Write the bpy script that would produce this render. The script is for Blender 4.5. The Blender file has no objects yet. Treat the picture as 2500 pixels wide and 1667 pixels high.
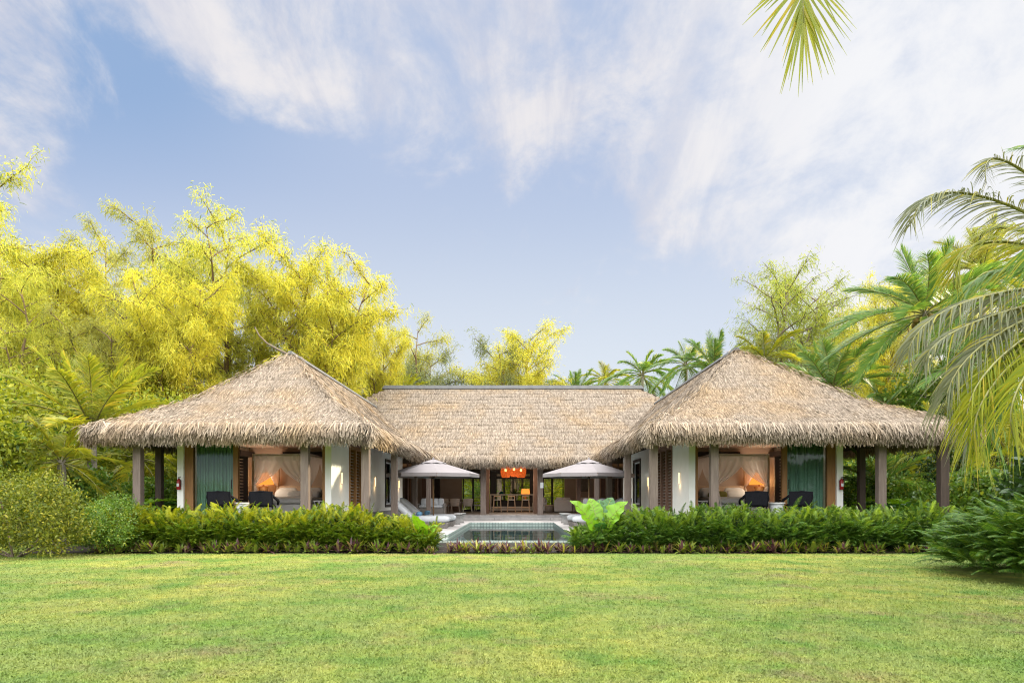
import bpy, math, random
import numpy as np
rng = np.random.default_rng(11)
random.seed(11)
R = math.radians
S = bpy.context.scene
C = S.collection

# ------------------------------------------------------------------ camera, sky, sun, exposure
cam = bpy.data.cameras.new('camera')
cam.sensor_width = 36.0
cam.lens = 24.0
cam.shift_x = -0.0048
cam.shift_y = 0.1514
cam.clip_start = 0.05
cam.clip_end = 3000
camo = bpy.data.objects.new('camera', cam)
C.objects.link(camo)
camo.location = (0, 0, 1.5)
camo.rotation_euler = (R(90), 0, 0)
S.camera = camo
S.view_settings.view_transform = 'Standard'
S.view_settings.look = 'None'
S.view_settings.gamma = 1.0
S.view_settings.exposure = 0.5
S.cycles.max_bounces = 8
S.cycles.transparent_max_bounces = 16
S.cycles.diffuse_bounces = 4
S.cycles.caustics_reflective = False
S.cycles.caustics_refractive = False
S.cycles.sample_clamp_indirect = 6.0
S.cycles.use_denoising = True
S.cycles.denoising_prefilter = 'NONE'
S.cycles.denoising_input_passes = 'RGB_ALBEDO_NORMAL'
S.cycles.pixel_filter_type = 'BLACKMAN_HARRIS'
S.cycles.filter_width = 1.15

SUN_EL, SUN_AZ = R(17), R(82)          # azimuth measured from +Y (away from the camera) towards +X


def build_world():
    w = bpy.data.worlds.new('World')
    S.world = w
    w.use_nodes = True
    nt = w.node_tree
    N, Lk = nt.nodes, nt.links
    N.clear()
    out = N.new('ShaderNodeOutputWorld')
    bg = N.new('ShaderNodeBackground')
    bg.inputs['Strength'].default_value = 0.1
    Lk.new(bg.outputs[0], out.inputs[0])
    sky = N.new('ShaderNodeTexSky')
    sky.sky_type = 'NISHITA'
    sky.sun_disc = False
    sky.sun_elevation = SUN_EL
    sky.sun_rotation = SUN_AZ
    sky.air_density = 1.0
    sky.dust_density = 0.6
    sky.ozone_density = 2.0
    tc = N.new('ShaderNodeTexCoord')
    sep = N.new('ShaderNodeSeparateXYZ')
    Lk.new(tc.outputs['Generated'], sep.inputs[0])

    def val(x):
        return x

    def math_(op, a, b=None, c=None, clamp=False):
        m = N.new('ShaderNodeMath')
        m.operation = op
        m.use_clamp = clamp
        for i, v in enumerate((a, b, c)):
            if v is None:
                continue
            if isinstance(v, (int, float)):
                m.inputs[i].default_value = v
            else:
                Lk.new(v, m.inputs[i])
        return m.outputs[0]

    def smooth(v, a, b):
        m = N.new('ShaderNodeMapRange')
        m.interpolation_type = 'SMOOTHSTEP'
        Lk.new(v, m.inputs[0])
        m.inputs[1].default_value = a
        m.inputs[2].default_value = b
        return m.outputs[0]

    def mixc(f, a, b):
        m = N.new('ShaderNodeMix')
        m.data_type = 'RGBA'
        if isinstance(f, (int, float)):
            m.inputs[0].default_value = f
        else:
            Lk.new(f, m.inputs[0])
        for k, v in ((6, a), (7, b)):
            if isinstance(v, tuple):
                m.inputs[k].default_value = (*v, 1)
            else:
                Lk.new(v, m.inputs[k])
        return m.outputs[2]

    x, y, z = sep.outputs
    # the cloud deck: the view direction meets a flat layer high above the ground
    zz = math_('ADD', math_('MAXIMUM', z, 0.0), 0.42)
    px = math_('DIVIDE', x, zz)
    py = math_('DIVIDE', y, zz)
    comb = N.new('ShaderNodeCombineXYZ')
    Lk.new(px, comb.inputs[0])
    Lk.new(py, comb.inputs[1])
    mp = N.new('ShaderNodeMapping')
    mp.inputs['Rotation'].default_value = (0, 0, R(35))
    mp.inputs['Scale'].default_value = (1.0, 0.8, 1)
    mp.inputs['Location'].default_value = (0.4, 9.3, 0)
    Lk.new(comb.outputs[0], mp.inputs[0])

    def noise(scale, det, rough, vec, dist=0.0, w4=None):
        n = N.new('ShaderNodeTexNoise')
        n.inputs['Scale'].default_value = scale
        n.inputs['Detail'].default_value = det
        n.inputs['Roughness'].default_value = rough
        n.inputs['Distortion'].default_value = dist
        Lk.new(vec, n.inputs['Vector'])
        return n.outputs['Fac']
    big = noise(2.6, 3, 0.55, mp.outputs[0], 0.35)
    fine = noise(6.0, 13, 0.64, mp.outputs[0], 0.25)
    mp2 = N.new('ShaderNodeMapping')
    mp2.inputs['Rotation'].default_value = (0, 0, R(-28))
    mp2.inputs['Scale'].default_value = (9.0, 2.6, 1)
    Lk.new(comb.outputs[0], mp2.inputs[0])
    streak = noise(1.0, 8, 0.6, mp2.outputs[0], 0.6)
    # slopes of the view direction: az to the side, up above the horizon
    yy = math_('MAXIMUM', y, 0.15)
    az = math_('DIVIDE', x, yy)
    up = math_('DIVIDE', z, yy)
    # a broad bank of cloud lies above a line that falls from the upper left to the right
    edge = math_('SUBTRACT', 0.455, math_('MULTIPLY', az, 0.2))
    edge = math_('ADD', edge, math_('MULTIPLY', math_('MAXIMUM', math_('SUBTRACT', -0.42, az), 0.0), 0.75))
    edge = math_('SUBTRACT', edge, math_('MULTIPLY', math_('MAXIMUM', math_('SUBTRACT', az, 0.15), 0.0), 0.75))
    bank = smooth(math_('SUBTRACT', up, edge), -0.06, 0.09)
    right = smooth(az, 0.08, 0.56)
    corner = smooth(az, -0.60, -0.70)
    n_ = math_('ADD', math_('MULTIPLY', big, 0.34), math_('ADD', math_('MULTIPLY', fine, 0.58), math_('MULTIPLY', streak, 0.08)))
    dens = math_('ADD', n_, math_('MULTIPLY', bank, 0.105))
    dens = math_('ADD', dens, math_('MULTIPLY', right, 0.035))
    dens = math_('ADD', dens, math_('MULTIPLY', math_('MULTIPLY', corner, smooth(up, 0.40, 0.52)), 0.16))
    dens = math_('SUBTRACT', dens, math_('MULTIPLY', math_('SUBTRACT', 1.0, math_('MAXIMUM', bank, right)), 0.07))
    cover = smooth(dens, 0.48, 0.68)
    haze = smooth(up, 0.50, 0.14)
    deep = math_('MULTIPLY', smooth(az, -0.15, -0.55), smooth(up, 0.36, 0.62))
    blue = mixc(haze, (3.65, 4.35, 5.85), (5.7, 6.1, 6.65))
    blue = mixc(math_('MULTIPLY', right, 0.75), blue, (5.2, 5.55, 6.4))
    blue = mixc(deep, blue, (2.35, 3.4, 5.3))
    clear = N.new('ShaderNodeMix')
    clear.data_type = 'RGBA'
    clear.inputs[0].default_value = 0.88
    Lk.new(sky.outputs[0], clear.inputs[6])
    Lk.new(blue, clear.inputs[7])
    shadow = smooth(streak, 0.35, 0.62)
    cl = mixc(shadow, (4.5, 4.65, 5.4), (6.0, 5.85, 6.0))
    cl = mixc(right, cl, (6.5, 6.55, 6.75))
    vis = mixc(cover, clear.outputs[2], cl)
    # added brightness overhead and behind the camera, unseen, to light lawn and roofs
    over = smooth(z, 0.60, 0.80)
    back = math_('MULTIPLY', smooth(y, 0.05, -0.45), smooth(z, 0.05, 0.30))
    f = math_('MAXIMUM', over, back)
    bright = mixc(fine, (30.0, 31.0, 32.0), (42.0, 42.0, 41.0))
    col = mixc(f, vis, bright)
    Lk.new(col, bg.inputs['Color'])


build_world()

sl = bpy.data.lights.new('sun', 'SUN')
sl.energy = 5.0
sl.angle = R(0.6)
sl.color = (1.0, 0.87, 0.62)
so = bpy.data.objects.new('sun', sl)
C.objects.link(so)
so.rotation_euler = (R(90) - SUN_EL, 0, -SUN_AZ + R(180))
so.location = (60, 25, 20)


# ------------------------------------------------------------------ helpers
def tag(o, label=None, cat=None, group=None, kind=None):
    if label: o['label'] = label
    if cat: o['category'] = cat
    if group: o['group'] = group
    if kind: o['kind'] = kind
    return o


def thing(name, label, cat, loc=(0, 0, 0), rotz=0.0, group=None):
    o = bpy.data.objects.new(name, None)
    o.empty_display_size = 0.2
    C.objects.link(o)
    o.location = loc
    o.rotation_euler = (0, 0, rotz)
    return tag(o, label, cat, group)


def kids(o):
    return [c for c in C.objects if c.parent == o]


CH = {}


def copy_tree(o, parent=None):
    c = o.copy()
    C.objects.link(c)
    if parent is not None:
        c.parent = parent
        CH.setdefault(parent.name, []).append(c)
    for ch in list(CH.get(o.name, [])):
        copy_tree(ch, c)
    return c


def link(name, me, parent=None, loc=None):
    o = bpy.data.objects.new(name, me)
    C.objects.link(o)
    if parent is not None:
        o.parent = parent
        CH.setdefault(parent.name, []).append(o)
    if loc is not None:
        o.location = loc
    return o


def npmesh(name, V, F, mats, parent=None, mi=None, smooth=False, loc=None):
    """one mesh from numpy arrays; F is a list of (n,3) / (n,4) index arrays"""
    me = bpy.data.meshes.new(name)
    F = [f for f in F if len(f)]
    nl = sum(f.size for f in F)
    nf = sum(len(f) for f in F)
    me.vertices.add(len(V))
    me.vertices.foreach_set('co', np.asarray(V, dtype=np.float32).ravel())
    me.loops.add(nl)
    me.polygons.add(nf)
    loops = np.concatenate([f.ravel() for f in F]).astype(np.int32)
    tot = np.concatenate([np.full(len(f), f.shape[1]) for f in F]).astype(np.int32)
    start = np.concatenate([[0], np.cumsum(tot)[:-1]]).astype(np.int32)
    me.loops.foreach_set('vertex_index', loops)
    me.polygons.foreach_set('loop_start', start)
    for m in (mats if isinstance(mats, (list, tuple)) else [mats]):
        me.materials.append(m)
    if mi is not None:
        me.polygons.foreach_set('material_index', np.asarray(mi, dtype=np.int32))
    if smooth:
        me.polygons.foreach_set('use_smooth', np.ones(nf, dtype=bool))
    me.update()
    me.validate()
    return link(name, me, parent, loc)


class MB:
    def __init__(s):
        s.V, s.F, s.M = [], [], []

    def add(s, V, F, mi=0):
        b = len(s.V)
        s.V += [tuple(map(float, v)) for v in V]
        for f in F:
            s.F.append(tuple(i + b for i in f))
            s.M.append(mi)

    def box(s, x0, x1, y0, y1, z0, z1, mi=0):
        s.add([(x0, y0, z0), (x1, y0, z0), (x1, y1, z0), (x0, y1, z0), (x0, y0, z1), (x1, y0, z1), (x1, y1, z1), (x0, y1, z1)],
              [(0, 3, 2, 1), (4, 5, 6, 7), (0, 1, 5, 4), (1, 2, 6, 5), (2, 3, 7, 6), (3, 0, 4, 7)], mi)
        return s

    def hexa(s, P, mi=0):
        s.add(P, [(0, 3, 2, 1), (4, 5, 6, 7), (0, 1, 5, 4), (1, 2, 6, 5), (2, 3, 7, 6), (3, 0, 4, 7)], mi)
        return s

    def bar(s, a, b, w, d=None, mi=0):
        """rectangular bar from a to b"""
        a, b = np.array(a, float), np.array(b, float)
        d = d or w
        t = (b - a) / np.linalg.norm(b - a)
        up = np.array((0, 0, 1.0)) if abs(t[2]) < 0.9 else np.array((0, 1.0, 0))
        u = np.cross(t, up); u /= np.linalg.norm(u)
        v = np.cross(u, t)
        u, v = u * w / 2, v * d / 2
        s.hexa([a - u - v, a + u - v, a + u + v, a - u + v, b - u - v, b + u - v, b + u + v, b - u + v], mi)
        return s

    def tube(s, pts, rad, n=8, mi=0, cap=True):
        pts = [np.array(p, float) for p in pts]
        if isinstance(rad, (int, float)):
            rad = [rad] * len(pts)
        V, F = [], []
        ref = None
        for i, p in enumerate(pts):
            t = pts[min(i + 1, len(pts) - 1)] - pts[max(i - 1, 0)]
            t = t / (np.linalg.norm(t) + 1e-9)
            if ref is None:
                ref = np.array((1.0, 0, 0)) if abs(t[0]) < 0.8 else np.array((0, 1.0, 0))
            u = np.cross(t, ref); u /= np.linalg.norm(u) + 1e-9
            v = np.cross(t, u)
            ref = np.cross(u, t)
            for k in range(n):
                a = 2 * math.pi * k / n
                V.append(p + rad[i] * (math.cos(a) * u + math.sin(a) * v))
        for i in range(len(pts) - 1):
            for k in range(n):
                k2 = (k + 1) % n
                F.append((i * n + k, i * n + k2, (i + 1) * n + k2, (i + 1) * n + k))
        if cap:
            F.append(tuple(range(n - 1, -1, -1)))
            F.append(tuple((len(pts) - 1) * n + k for k in range(n)))
        s.add(V, F, mi)
        return s

    def lathe(s, prof, c=(0, 0, 0), n=20, mi=0, cap=True):
        V, F = [], []
        for r, z in prof:
            for k in range(n):
                a = 2 * math.pi * k / n
                V.append((c[0] + r * math.cos(a), c[1] + r * math.sin(a), c[2] + z))
        for i in range(len(prof) - 1):
            for k in range(n):
                k2 = (k + 1) % n
                F.append((i * n + k, i * n + k2, (i + 1) * n + k2, (i + 1) * n + k))
        if cap:
            F.append(tuple(range(n - 1, -1, -1)))
            F.append(tuple((len(prof) - 1) * n + k for k in range(n)))
        s.add(V, F, mi)
        return s

    def grid(s, fn, nu, nv, mi=0):
        V = [fn(i / nu, j / nv) for j in range(nv + 1) for i in range(nu + 1)]
        F = [(j * (nu + 1) + i, j * (nu + 1) + i + 1, (j + 1) * (nu + 1) + i + 1, (j + 1) * (nu + 1) + i) for j in range(nv) for i in range(nu)]
        s.add(V, F, mi)
        return s

    def pillow(s, c, a, b, t, yaw=0, pitch=0, mi=0, n=8, sq=0.35):
        """soft cushion: half sizes a (x), b (y), t (z)"""
        cy, sy, cp, sp = math.cos(yaw), math.sin(yaw), math.cos(pitch), math.sin(pitch)
        V, F = [], []
        m = n * 2
        for j in range(n + 1):
            ph = math.pi * (j / n - .5)
            for i in range(m):
                th = 2 * math.pi * i / m
                f = lambda q: math.copysign(abs(q) ** sq, q)
                x, y, z = a * f(math.cos(th)) * abs(math.cos(ph)) ** .4, b * f(math.sin(th)) * abs(math.cos(ph)) ** .4, t * math.copysign(abs(math.sin(ph)) ** .8, math.sin(ph))
                y, z = y * cp - z * sp, y * sp + z * cp
                x, y = x * cy - y * sy, x * sy + y * cy
                V.append((c[0] + x, c[1] + y, c[2] + z))
        for j in range(n):
            for i in range(m):
                i2 = (i + 1) % m
                F.append((j * m + i, j * m + i2, (j + 1) * m + i2, (j + 1) * m + i))
        s.add(V, F, mi)
        return s

    def build(s, name, mats, parent=None, loc=None, smooth=False, bevel=0.0, autosmooth=False):
        me = bpy.data.meshes.new(name)
        me.from_pydata(s.V, [], s.F)
        for m in (mats if isinstance(mats, (list, tuple)) else [mats]):
            me.materials.append(m)
        me.polygons.foreach_set('material_index', np.array(s.M, dtype=np.int32))
        if smooth:
            me.polygons.foreach_set('use_smooth', np.ones(len(s.F), dtype=bool))
        me.update()
        o = link(name, me, parent, loc)
        if bevel:
            m = o.modifiers.new('bevel', 'BEVEL')
            m.width = bevel
            m.segments = 2
            m.limit_method = 'ANGLE'
        return o


def ribbons(P0, D, W, L, B, wprof):
    """many small strips: root P0, unit direction D, half-width vector W, length L, bend vector B (grows with s^2)"""
    P0, D, W, B = [np.asarray(a, float) for a in (P0, D, W, B)]
    L = np.asarray(L, float)
    wprof = np.asarray(wprof, float)
    k, n = len(wprof), len(P0)
    s = np.linspace(0, 1, k)
    ctr = P0[:, None] + D[:, None] * (L[:, None] * s)[..., None] + B[:, None] * (s ** 2)[None, :, None]
    wv = W[:, None] * wprof[None, :, None]
    V = np.stack([ctr - wv, ctr + wv], axis=2).reshape(-1, 3)
    base = (np.arange(n) * 2 * k)[:, None] + (np.arange(k - 1) * 2)[None, :]
    base = base.reshape(-1)
    Q = np.stack([base, base + 1, base + 3, base + 2], axis=1)
    return V, Q


class Acc:
    """collects vertex and quad arrays, with a material slot each"""
    def __init__(s):
        s.V, s.F, s.M, s.n = [], [], [], 0

    def add(s, V, Q, mi=0):
        s.V.append(V); s.F.append(Q + s.n); s.M.append(np.full(len(Q), mi)); s.n += len(V)

    def rib(s, *a, mi=0):
        V, Q = ribbons(*a)
        s.add(V, Q, mi)

    def mb(s, mb, mi=0):
        V = np.array(mb.V)
        q = [f for f in mb.F if len(f) == 4]
        if q:
            s.add(V, np.array(q), mi)

    def build(s, name, mats, parent=None, loc=None, smooth=False):
        V = np.concatenate(s.V); F = np.concatenate(s.F); M = np.concatenate(s.M)
        return npmesh(name, V, [F], mats, parent, M, smooth, loc)


def unit(a):
    a = np.asarray(a, float)
    return a / (np.linalg.norm(a, axis=-1, keepdims=True) + 1e-9)


def rdir(n):
    return unit(rng.normal(size=(n, 3)))


def PX(u, v, Y):
    """the point at distance Y that the photograph shows at (u, v) of its 2500x1667 pixels"""
    return ((u - 1262) * Y / 1667.0, Y, 1.5 + (1212 - v) * Y / 1667.0)


# ------------------------------------------------------------------ materials
def new_mat(name):
    m = bpy.data.materials.new(name)
    m.use_nodes = True
    m.node_tree.nodes.clear()
    o = m.node_tree.nodes.new('ShaderNodeOutputMaterial')
    return m, m.node_tree, o


def setc(sock, c):
    sock.default_value = (*c, 1) if len(c) == 3 else c


def mixrgb(nt, f, a, b, bt='MIX'):
    m = nt.nodes.new('ShaderNodeMix')
    m.data_type = 'RGBA'
    m.blend_type = bt
    for k, v in ((0, f), (6, a), (7, b)):
        if isinstance(v, (int, float)):
            m.inputs[k].default_value = v
        elif isinstance(v, tuple):
            setc(m.inputs[k], v)
        else:
            nt.links.new(v, m.inputs[k])
    return m.outputs[2]


def coords(nt, scale=(1, 1, 1), rot=(0, 0, 0), kind='Object'):
    t = nt.nodes.new('ShaderNodeTexCoord')
    m = nt.nodes.new('ShaderNodeMapping')
    m.inputs['Scale'].default_value = scale
    m.inputs['Rotation'].default_value = rot
    nt.links.new(t.outputs[kind], m.inputs[0])
    return m.outputs[0]


def noisef(nt, vec, scale, det=4, rough=0.55):
    n = nt.nodes.new('ShaderNodeTexNoise')
    n.inputs['Scale'].default_value = scale
    n.inputs['Detail'].default_value = det
    n.inputs['Roughness'].default_value = rough
    nt.links.new(vec, n.inputs['Vector'])
    return n.outputs['Fac']


def rampf(nt, f, a, b):
    m = nt.nodes.new('ShaderNodeMapRange')
    nt.links.new(f, m.inputs[0])
    m.inputs[1].default_value = a
    m.inputs[2].default_value = b
    return m.outputs[0]


def island(nt):
    return nt.nodes.new('ShaderNodeNewGeometry').outputs['Random Per Island']


def surf(name, c1, c2=None, rough=0.7, scale=6.0, stretch=(1, 1, 1), spec=0.3, bump=0.0, isl=0.0, metallic=0.0, sheen=0.0):
    """a surface of two shades mottled by noise"""
    m, nt, o = new_mat(name)
    p = nt.nodes.new('ShaderNodeBsdfPrincipled')
    p.inputs['Roughness'].default_value = rough
    p.inputs['Metallic'].default_value = metallic
    p.inputs['Specular IOR Level'].default_value = spec
    c2 = c2 or tuple(x * 0.75 for x in c1)
    vec = coords(nt, stretch)
    f = rampf(nt, noisef(nt, vec, scale, 6, 0.6), 0.3, 0.7)
    col = mixrgb(nt, f, c1, c2)
    if isl:
        col = mixrgb(nt, 1.0, col, mixrgb(nt, island(nt), (1 - isl,) * 3, (1 + isl,) * 3), 'MULTIPLY')
    nt.links.new(col, p.inputs['Base Color'])
    if bump:
        b = nt.nodes.new('ShaderNodeBump')
        b.inputs['Strength'].default_value = bump
        b.inputs['Distance'].default_value = 0.02
        nt.links.new(noisef(nt, vec, scale * 4, 5, 0.65), b.inputs['Height'])
        nt.links.new(b.outputs[0], p.inputs['Normal'])
    nt.links.new(p.outputs[0], o.inputs[0])
    return m


def leaf(name, c1, c2, c3=None, trans=0.4, rough=0.5, gloss=0.35, posn=0.35, tcol=None):
    """foliage: every leaf takes its own shade between c1 and c2, a few c3; part of the light passes through"""
    m, nt, o = new_mat(name)
    p = nt.nodes.new('ShaderNodeBsdfPrincipled')
    p.inputs['Roughness'].default_value = rough
    p.inputs['Specular IOR Level'].default_value = gloss
    r = island(nt)
    pos = noisef(nt, coords(nt), posn, 3, 0.5)
    f = nt.nodes.new('ShaderNodeMath'); f.operation = 'MULTIPLY_ADD'
    nt.links.new(r, f.inputs[0]); f.inputs[1].default_value = 0.6
    nt.links.new(rampf(nt, pos, 0.25, 1.45), f.inputs[2])
    f.use_clamp = True
    col = mixrgb(nt, f.outputs[0], c1, c2)
    if c3:
        g = nt.nodes.new('ShaderNodeMath'); g.operation = 'FRACT'
        h = nt.nodes.new('ShaderNodeMath'); h.operation = 'MULTIPLY'
        nt.links.new(r, h.inputs[0]); h.inputs[1].default_value = 37.7
        nt.links.new(h.outputs[0], g.inputs[0])
        col = mixrgb(nt, rampf(nt, g.outputs[0], 0.8, 0.95), col, c3)
    nt.links.new(col, p.inputs['Base Color'])
    t = nt.nodes.new('ShaderNodeBsdfTranslucent')
    nt.links.new(mixrgb(nt, 1.0, col, tcol or (1.25, 1.15, 0.6), 'MULTIPLY'), t.inputs[0])
    x = nt.nodes.new('ShaderNodeMixShader')
    x.inputs[0].default_value = trans
    nt.links.new(p.outputs[0], x.inputs[1])
    nt.links.new(t.outputs[0], x.inputs[2])
    nt.links.new(x.outputs[0], o.inputs[0])
    return m


def glow(name, col, strength, base=None, clear=0.0):
    m, nt, o = new_mat(name)
    e = nt.nodes.new('ShaderNodeEmission')
    setc(e.inputs[0], col)
    e.inputs[1].default_value = strength
    if base:
        d = nt.nodes.new('ShaderNodeBsdfTranslucent')
        setc(d.inputs[0], base)
        x = nt.nodes.new('ShaderNodeAddShader')
        nt.links.new(e.outputs[0], x.inputs[0]); nt.links.new(d.outputs[0], x.inputs[1])
        out = x
        if clear:                                            # woven: the bulb shows between the strands
            tr = nt.nodes.new('ShaderNodeBsdfTransparent')
            out = nt.nodes.new('ShaderNodeMixShader'); out.inputs[0].default_value = clear
            nt.links.new(x.outputs[0], out.inputs[1]); nt.links.new(tr.outputs[0], out.inputs[2])
        nt.links.new(out.outputs[0], o.inputs[0])
    else:
        nt.links.new(e.outputs[0], o.inputs[0])
    return m


def glassy(name, tint, ior=1.45, rough=0.0, wave=0.0, wscale=3.0):
    """clear sheet: light passes straight through, Fresnel reflection on top"""
    m, nt, o = new_mat(name)
    t = nt.nodes.new('ShaderNodeBsdfTransparent'); setc(t.inputs[0], tint)
    g = nt.nodes.new('ShaderNodeBsdfGlossy'); g.inputs['Roughness'].default_value = rough
    fr = nt.nodes.new('ShaderNodeFresnel'); fr.inputs[0].default_value = ior
    x = nt.nodes.new('ShaderNodeMixShader')
    if wave:
        b = nt.nodes.new('ShaderNodeBump'); b.inputs['Strength'].default_value = wave; b.inputs['Distance'].default_value = 0.02
        nt.links.new(noisef(nt, coords(nt, (1, 0.5, 1)), wscale, 3, 0.5), b.inputs['Height'])
        nt.links.new(b.outputs[0], g.inputs['Normal']); nt.links.new(b.outputs[0], fr.inputs['Normal'])
    nt.links.new(fr.outputs[0], x.inputs[0])
    nt.links.new(t.outputs[0], x.inputs[1]); nt.links.new(g.outputs[0], x.inputs[2])
    nt.links.new(x.outputs[0], o.inputs[0])
    return m


def sheer(name, col, alpha):
    m, nt, o = new_mat(name)
    d = nt.nodes.new('ShaderNodeBsdfDiffuse'); setc(d.inputs[0], col)
    tl = nt.nodes.new('ShaderNodeBsdfTranslucent'); setc(tl.inputs[0], col)
    a = nt.nodes.new('ShaderNodeMixShader'); a.inputs[0].default_value = 0.45
    nt.links.new(d.outputs[0], a.inputs[1]); nt.links.new(tl.outputs[0], a.inputs[2])
    t = nt.nodes.new('ShaderNodeBsdfTransparent')
    x = nt.nodes.new('ShaderNodeMixShader'); x.inputs[0].default_value = alpha
    nt.links.new(t.outputs[0], x.inputs[1]); nt.links.new(a.outputs[0], x.inputs[2])
    nt.links.new(x.outputs[0], o.inputs[0])
    return m


def tiles(name, c1, c2, grout, sx, sy, rough=0.4, off=0.5, mortar=0.012, rot=(0, 0, 0), bump=0.2):
    m, nt, o = new_mat(name)
    p = nt.nodes.new('ShaderNodeBsdfPrincipled')
    p.inputs['Roughness'].default_value = rough
    b = nt.nodes.new('ShaderNodeTexBrick')
    b.inputs['Scale'].default_value = 1.0
    b.inputs['Brick Width'].default_value = sx
    b.inputs['Row Height'].default_value = sy
    b.inputs['Mortar Size'].default_value = mortar
    b.offset = off
    setc(b.inputs['Color1'], c1); setc(b.inputs['Color2'], c2); setc(b.inputs['Mortar'], grout)
    v = coords(nt, (1, 1, 1), rot)
    nt.links.new(v, b.inputs['Vector'])
    f = noisef(nt, coords(nt), 3.0, 6, 0.6)
    col = mixrgb(nt, 1.0, b.outputs['Color'], mixrgb(nt, rampf(nt, f, 0.3, 0.7), (0.72, 0.72, 0.72), (1.15, 1.13, 1.1)), 'MULTIPLY')
    nt.links.new(col, p.inputs['Base Color'])
    bp = nt.nodes.new('ShaderNodeBump'); bp.inputs['Strength'].default_value = bump; bp.inputs['Distance'].default_value = 0.01
    nt.links.new(b.outputs['Fac'], bp.inputs['Height']); bp.invert = True
    nt.links.new(bp.outputs[0], p.inputs['Normal'])
    nt.links.new(p.outputs[0], o.inputs[0])
    return m


def lawn_colour(nt, k=1.0):
    """patchy lawn: fresh green, yellow green and some dry brown patches"""
    g = nt.nodes.new('ShaderNodeNewGeometry').outputs['Position']
    n1 = noisef(nt, g, 0.22, 3, 0.5)
    n2 = noisef(nt, g, 0.9, 5, 0.6)
    n3 = noisef(nt, g, 9.0, 4, 0.6)
    a = mixrgb(nt, rampf(nt, n1, 0.42, 0.58), (0.195 * k, 0.240 * k, 0.060 * k), (0.270 * k, 0.280 * k, 0.062 * k))
    a = mixrgb(nt, rampf(nt, n2, 0.42, 0.66), a, (0.115 * k, 0.200 * k, 0.034 * k))
    n4 = noisef(nt, g, 0.55, 6, 0.7)
    a = mixrgb(nt, rampf(nt, n4, 0.53, 0.74), a, (0.225 * k, 0.175 * k, 0.085 * k))
    a = mixrgb(nt, 1.0, a, mixrgb(nt, rampf(nt, n3, 0.3, 0.7), (0.78, 0.81, 0.80), (1.18, 1.15, 1.13)), 'MULTIPLY')
    n5 = noisef(nt, g, 2.3, 6, 0.7)
    a = mixrgb(nt, 1.0, a, mixrgb(nt, rampf(nt, n5, 0.35, 0.65), (0.80, 0.86, 0.95), (1.16, 1.10, 1.0)), 'MULTIPLY')
    n6 = noisef(nt, g, 26.0, 2, 0.5)
    a = mixrgb(nt, rampf(nt, n6, 0.72, 0.80), a, (0.13 * k, 0.085 * k, 0.04 * k))
    return a


def lawn_mat():
    m, nt, o = new_mat('lawn_turf')
    p = nt.nodes.new('ShaderNodeBsdfPrincipled')
    p.inputs['Roughness'].default_value = 0.9
    p.inputs['Specular IOR Level'].default_value = 0.1
    nt.links.new(lawn_colour(nt, 0.86), p.inputs['Base Color'])
    b = nt.nodes.new('ShaderNodeBump'); b.inputs['Strength'].default_value = 0.8; b.inputs['Distance'].default_value = 0.03
    g = nt.nodes.new('ShaderNodeNewGeometry').outputs['Position']
    nt.links.new(noisef(nt, g, 40, 4, 0.7), b.inputs['Height'])
    nt.links.new(b.outputs[0], p.inputs['Normal'])
    nt.links.new(p.outputs[0], o.inputs[0])
    return m


def blade_mat():
    m, nt, o = new_mat('grass_blade')
    p = nt.nodes.new('ShaderNodeBsdfPrincipled')
    p.inputs['Roughness'].default_value = 0.55
    p.inputs['Specular IOR Level'].default_value = 0.25
    c = lawn_colour(nt, 1.12)
    c = mixrgb(nt, 1.0, c, mixrgb(nt, island(nt), (0.82, 0.85, 0.75), (1.2, 1.17, 1.35)), 'MULTIPLY')
    nt.links.new(c, p.inputs['Base Color'])
    t = nt.nodes.new('ShaderNodeBsdfTranslucent')
    nt.links.new(c, t.inputs[0])
    x = nt.nodes.new('ShaderNodeMixShader'); x.inputs[0].default_value = 0.35
    nt.links.new(p.outputs[0], x.inputs[1]); nt.links.new(t.outputs[0], x.inputs[2])
    nt.links.new(x.outputs[0], o.inputs[0])
    return m


def thatch_mat(name, k=1.0):
    m, nt, o = new_mat(name)
    p = nt.nodes.new('ShaderNodeBsdfPrincipled')
    p.inputs['Roughness'].default_value = 0.85
    p.inputs['Specular IOR Level'].default_value = 0.15
    r = island(nt)
    a = mixrgb(nt, r, (0.135 * k, 0.102 * k, 0.074 * k), (0.365 * k, 0.298 * k, 0.232 * k))
    g = nt.nodes.new('ShaderNodeNewGeometry').outputs['Position']
    f = rampf(nt, noisef(nt, g, 0.5, 4, 0.6), 0.45, 0.72)
    a = mixrgb(nt, f, a, mixrgb(nt, r, (0.155 * k, 0.10 * k, 0.058 * k), (0.40 * k, 0.29 * k, 0.175 * k)))
    nt.links.new(a, p.inputs['Base Color'])
    nt.links.new(p.outputs[0], o.inputs[0])
    return m


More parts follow.
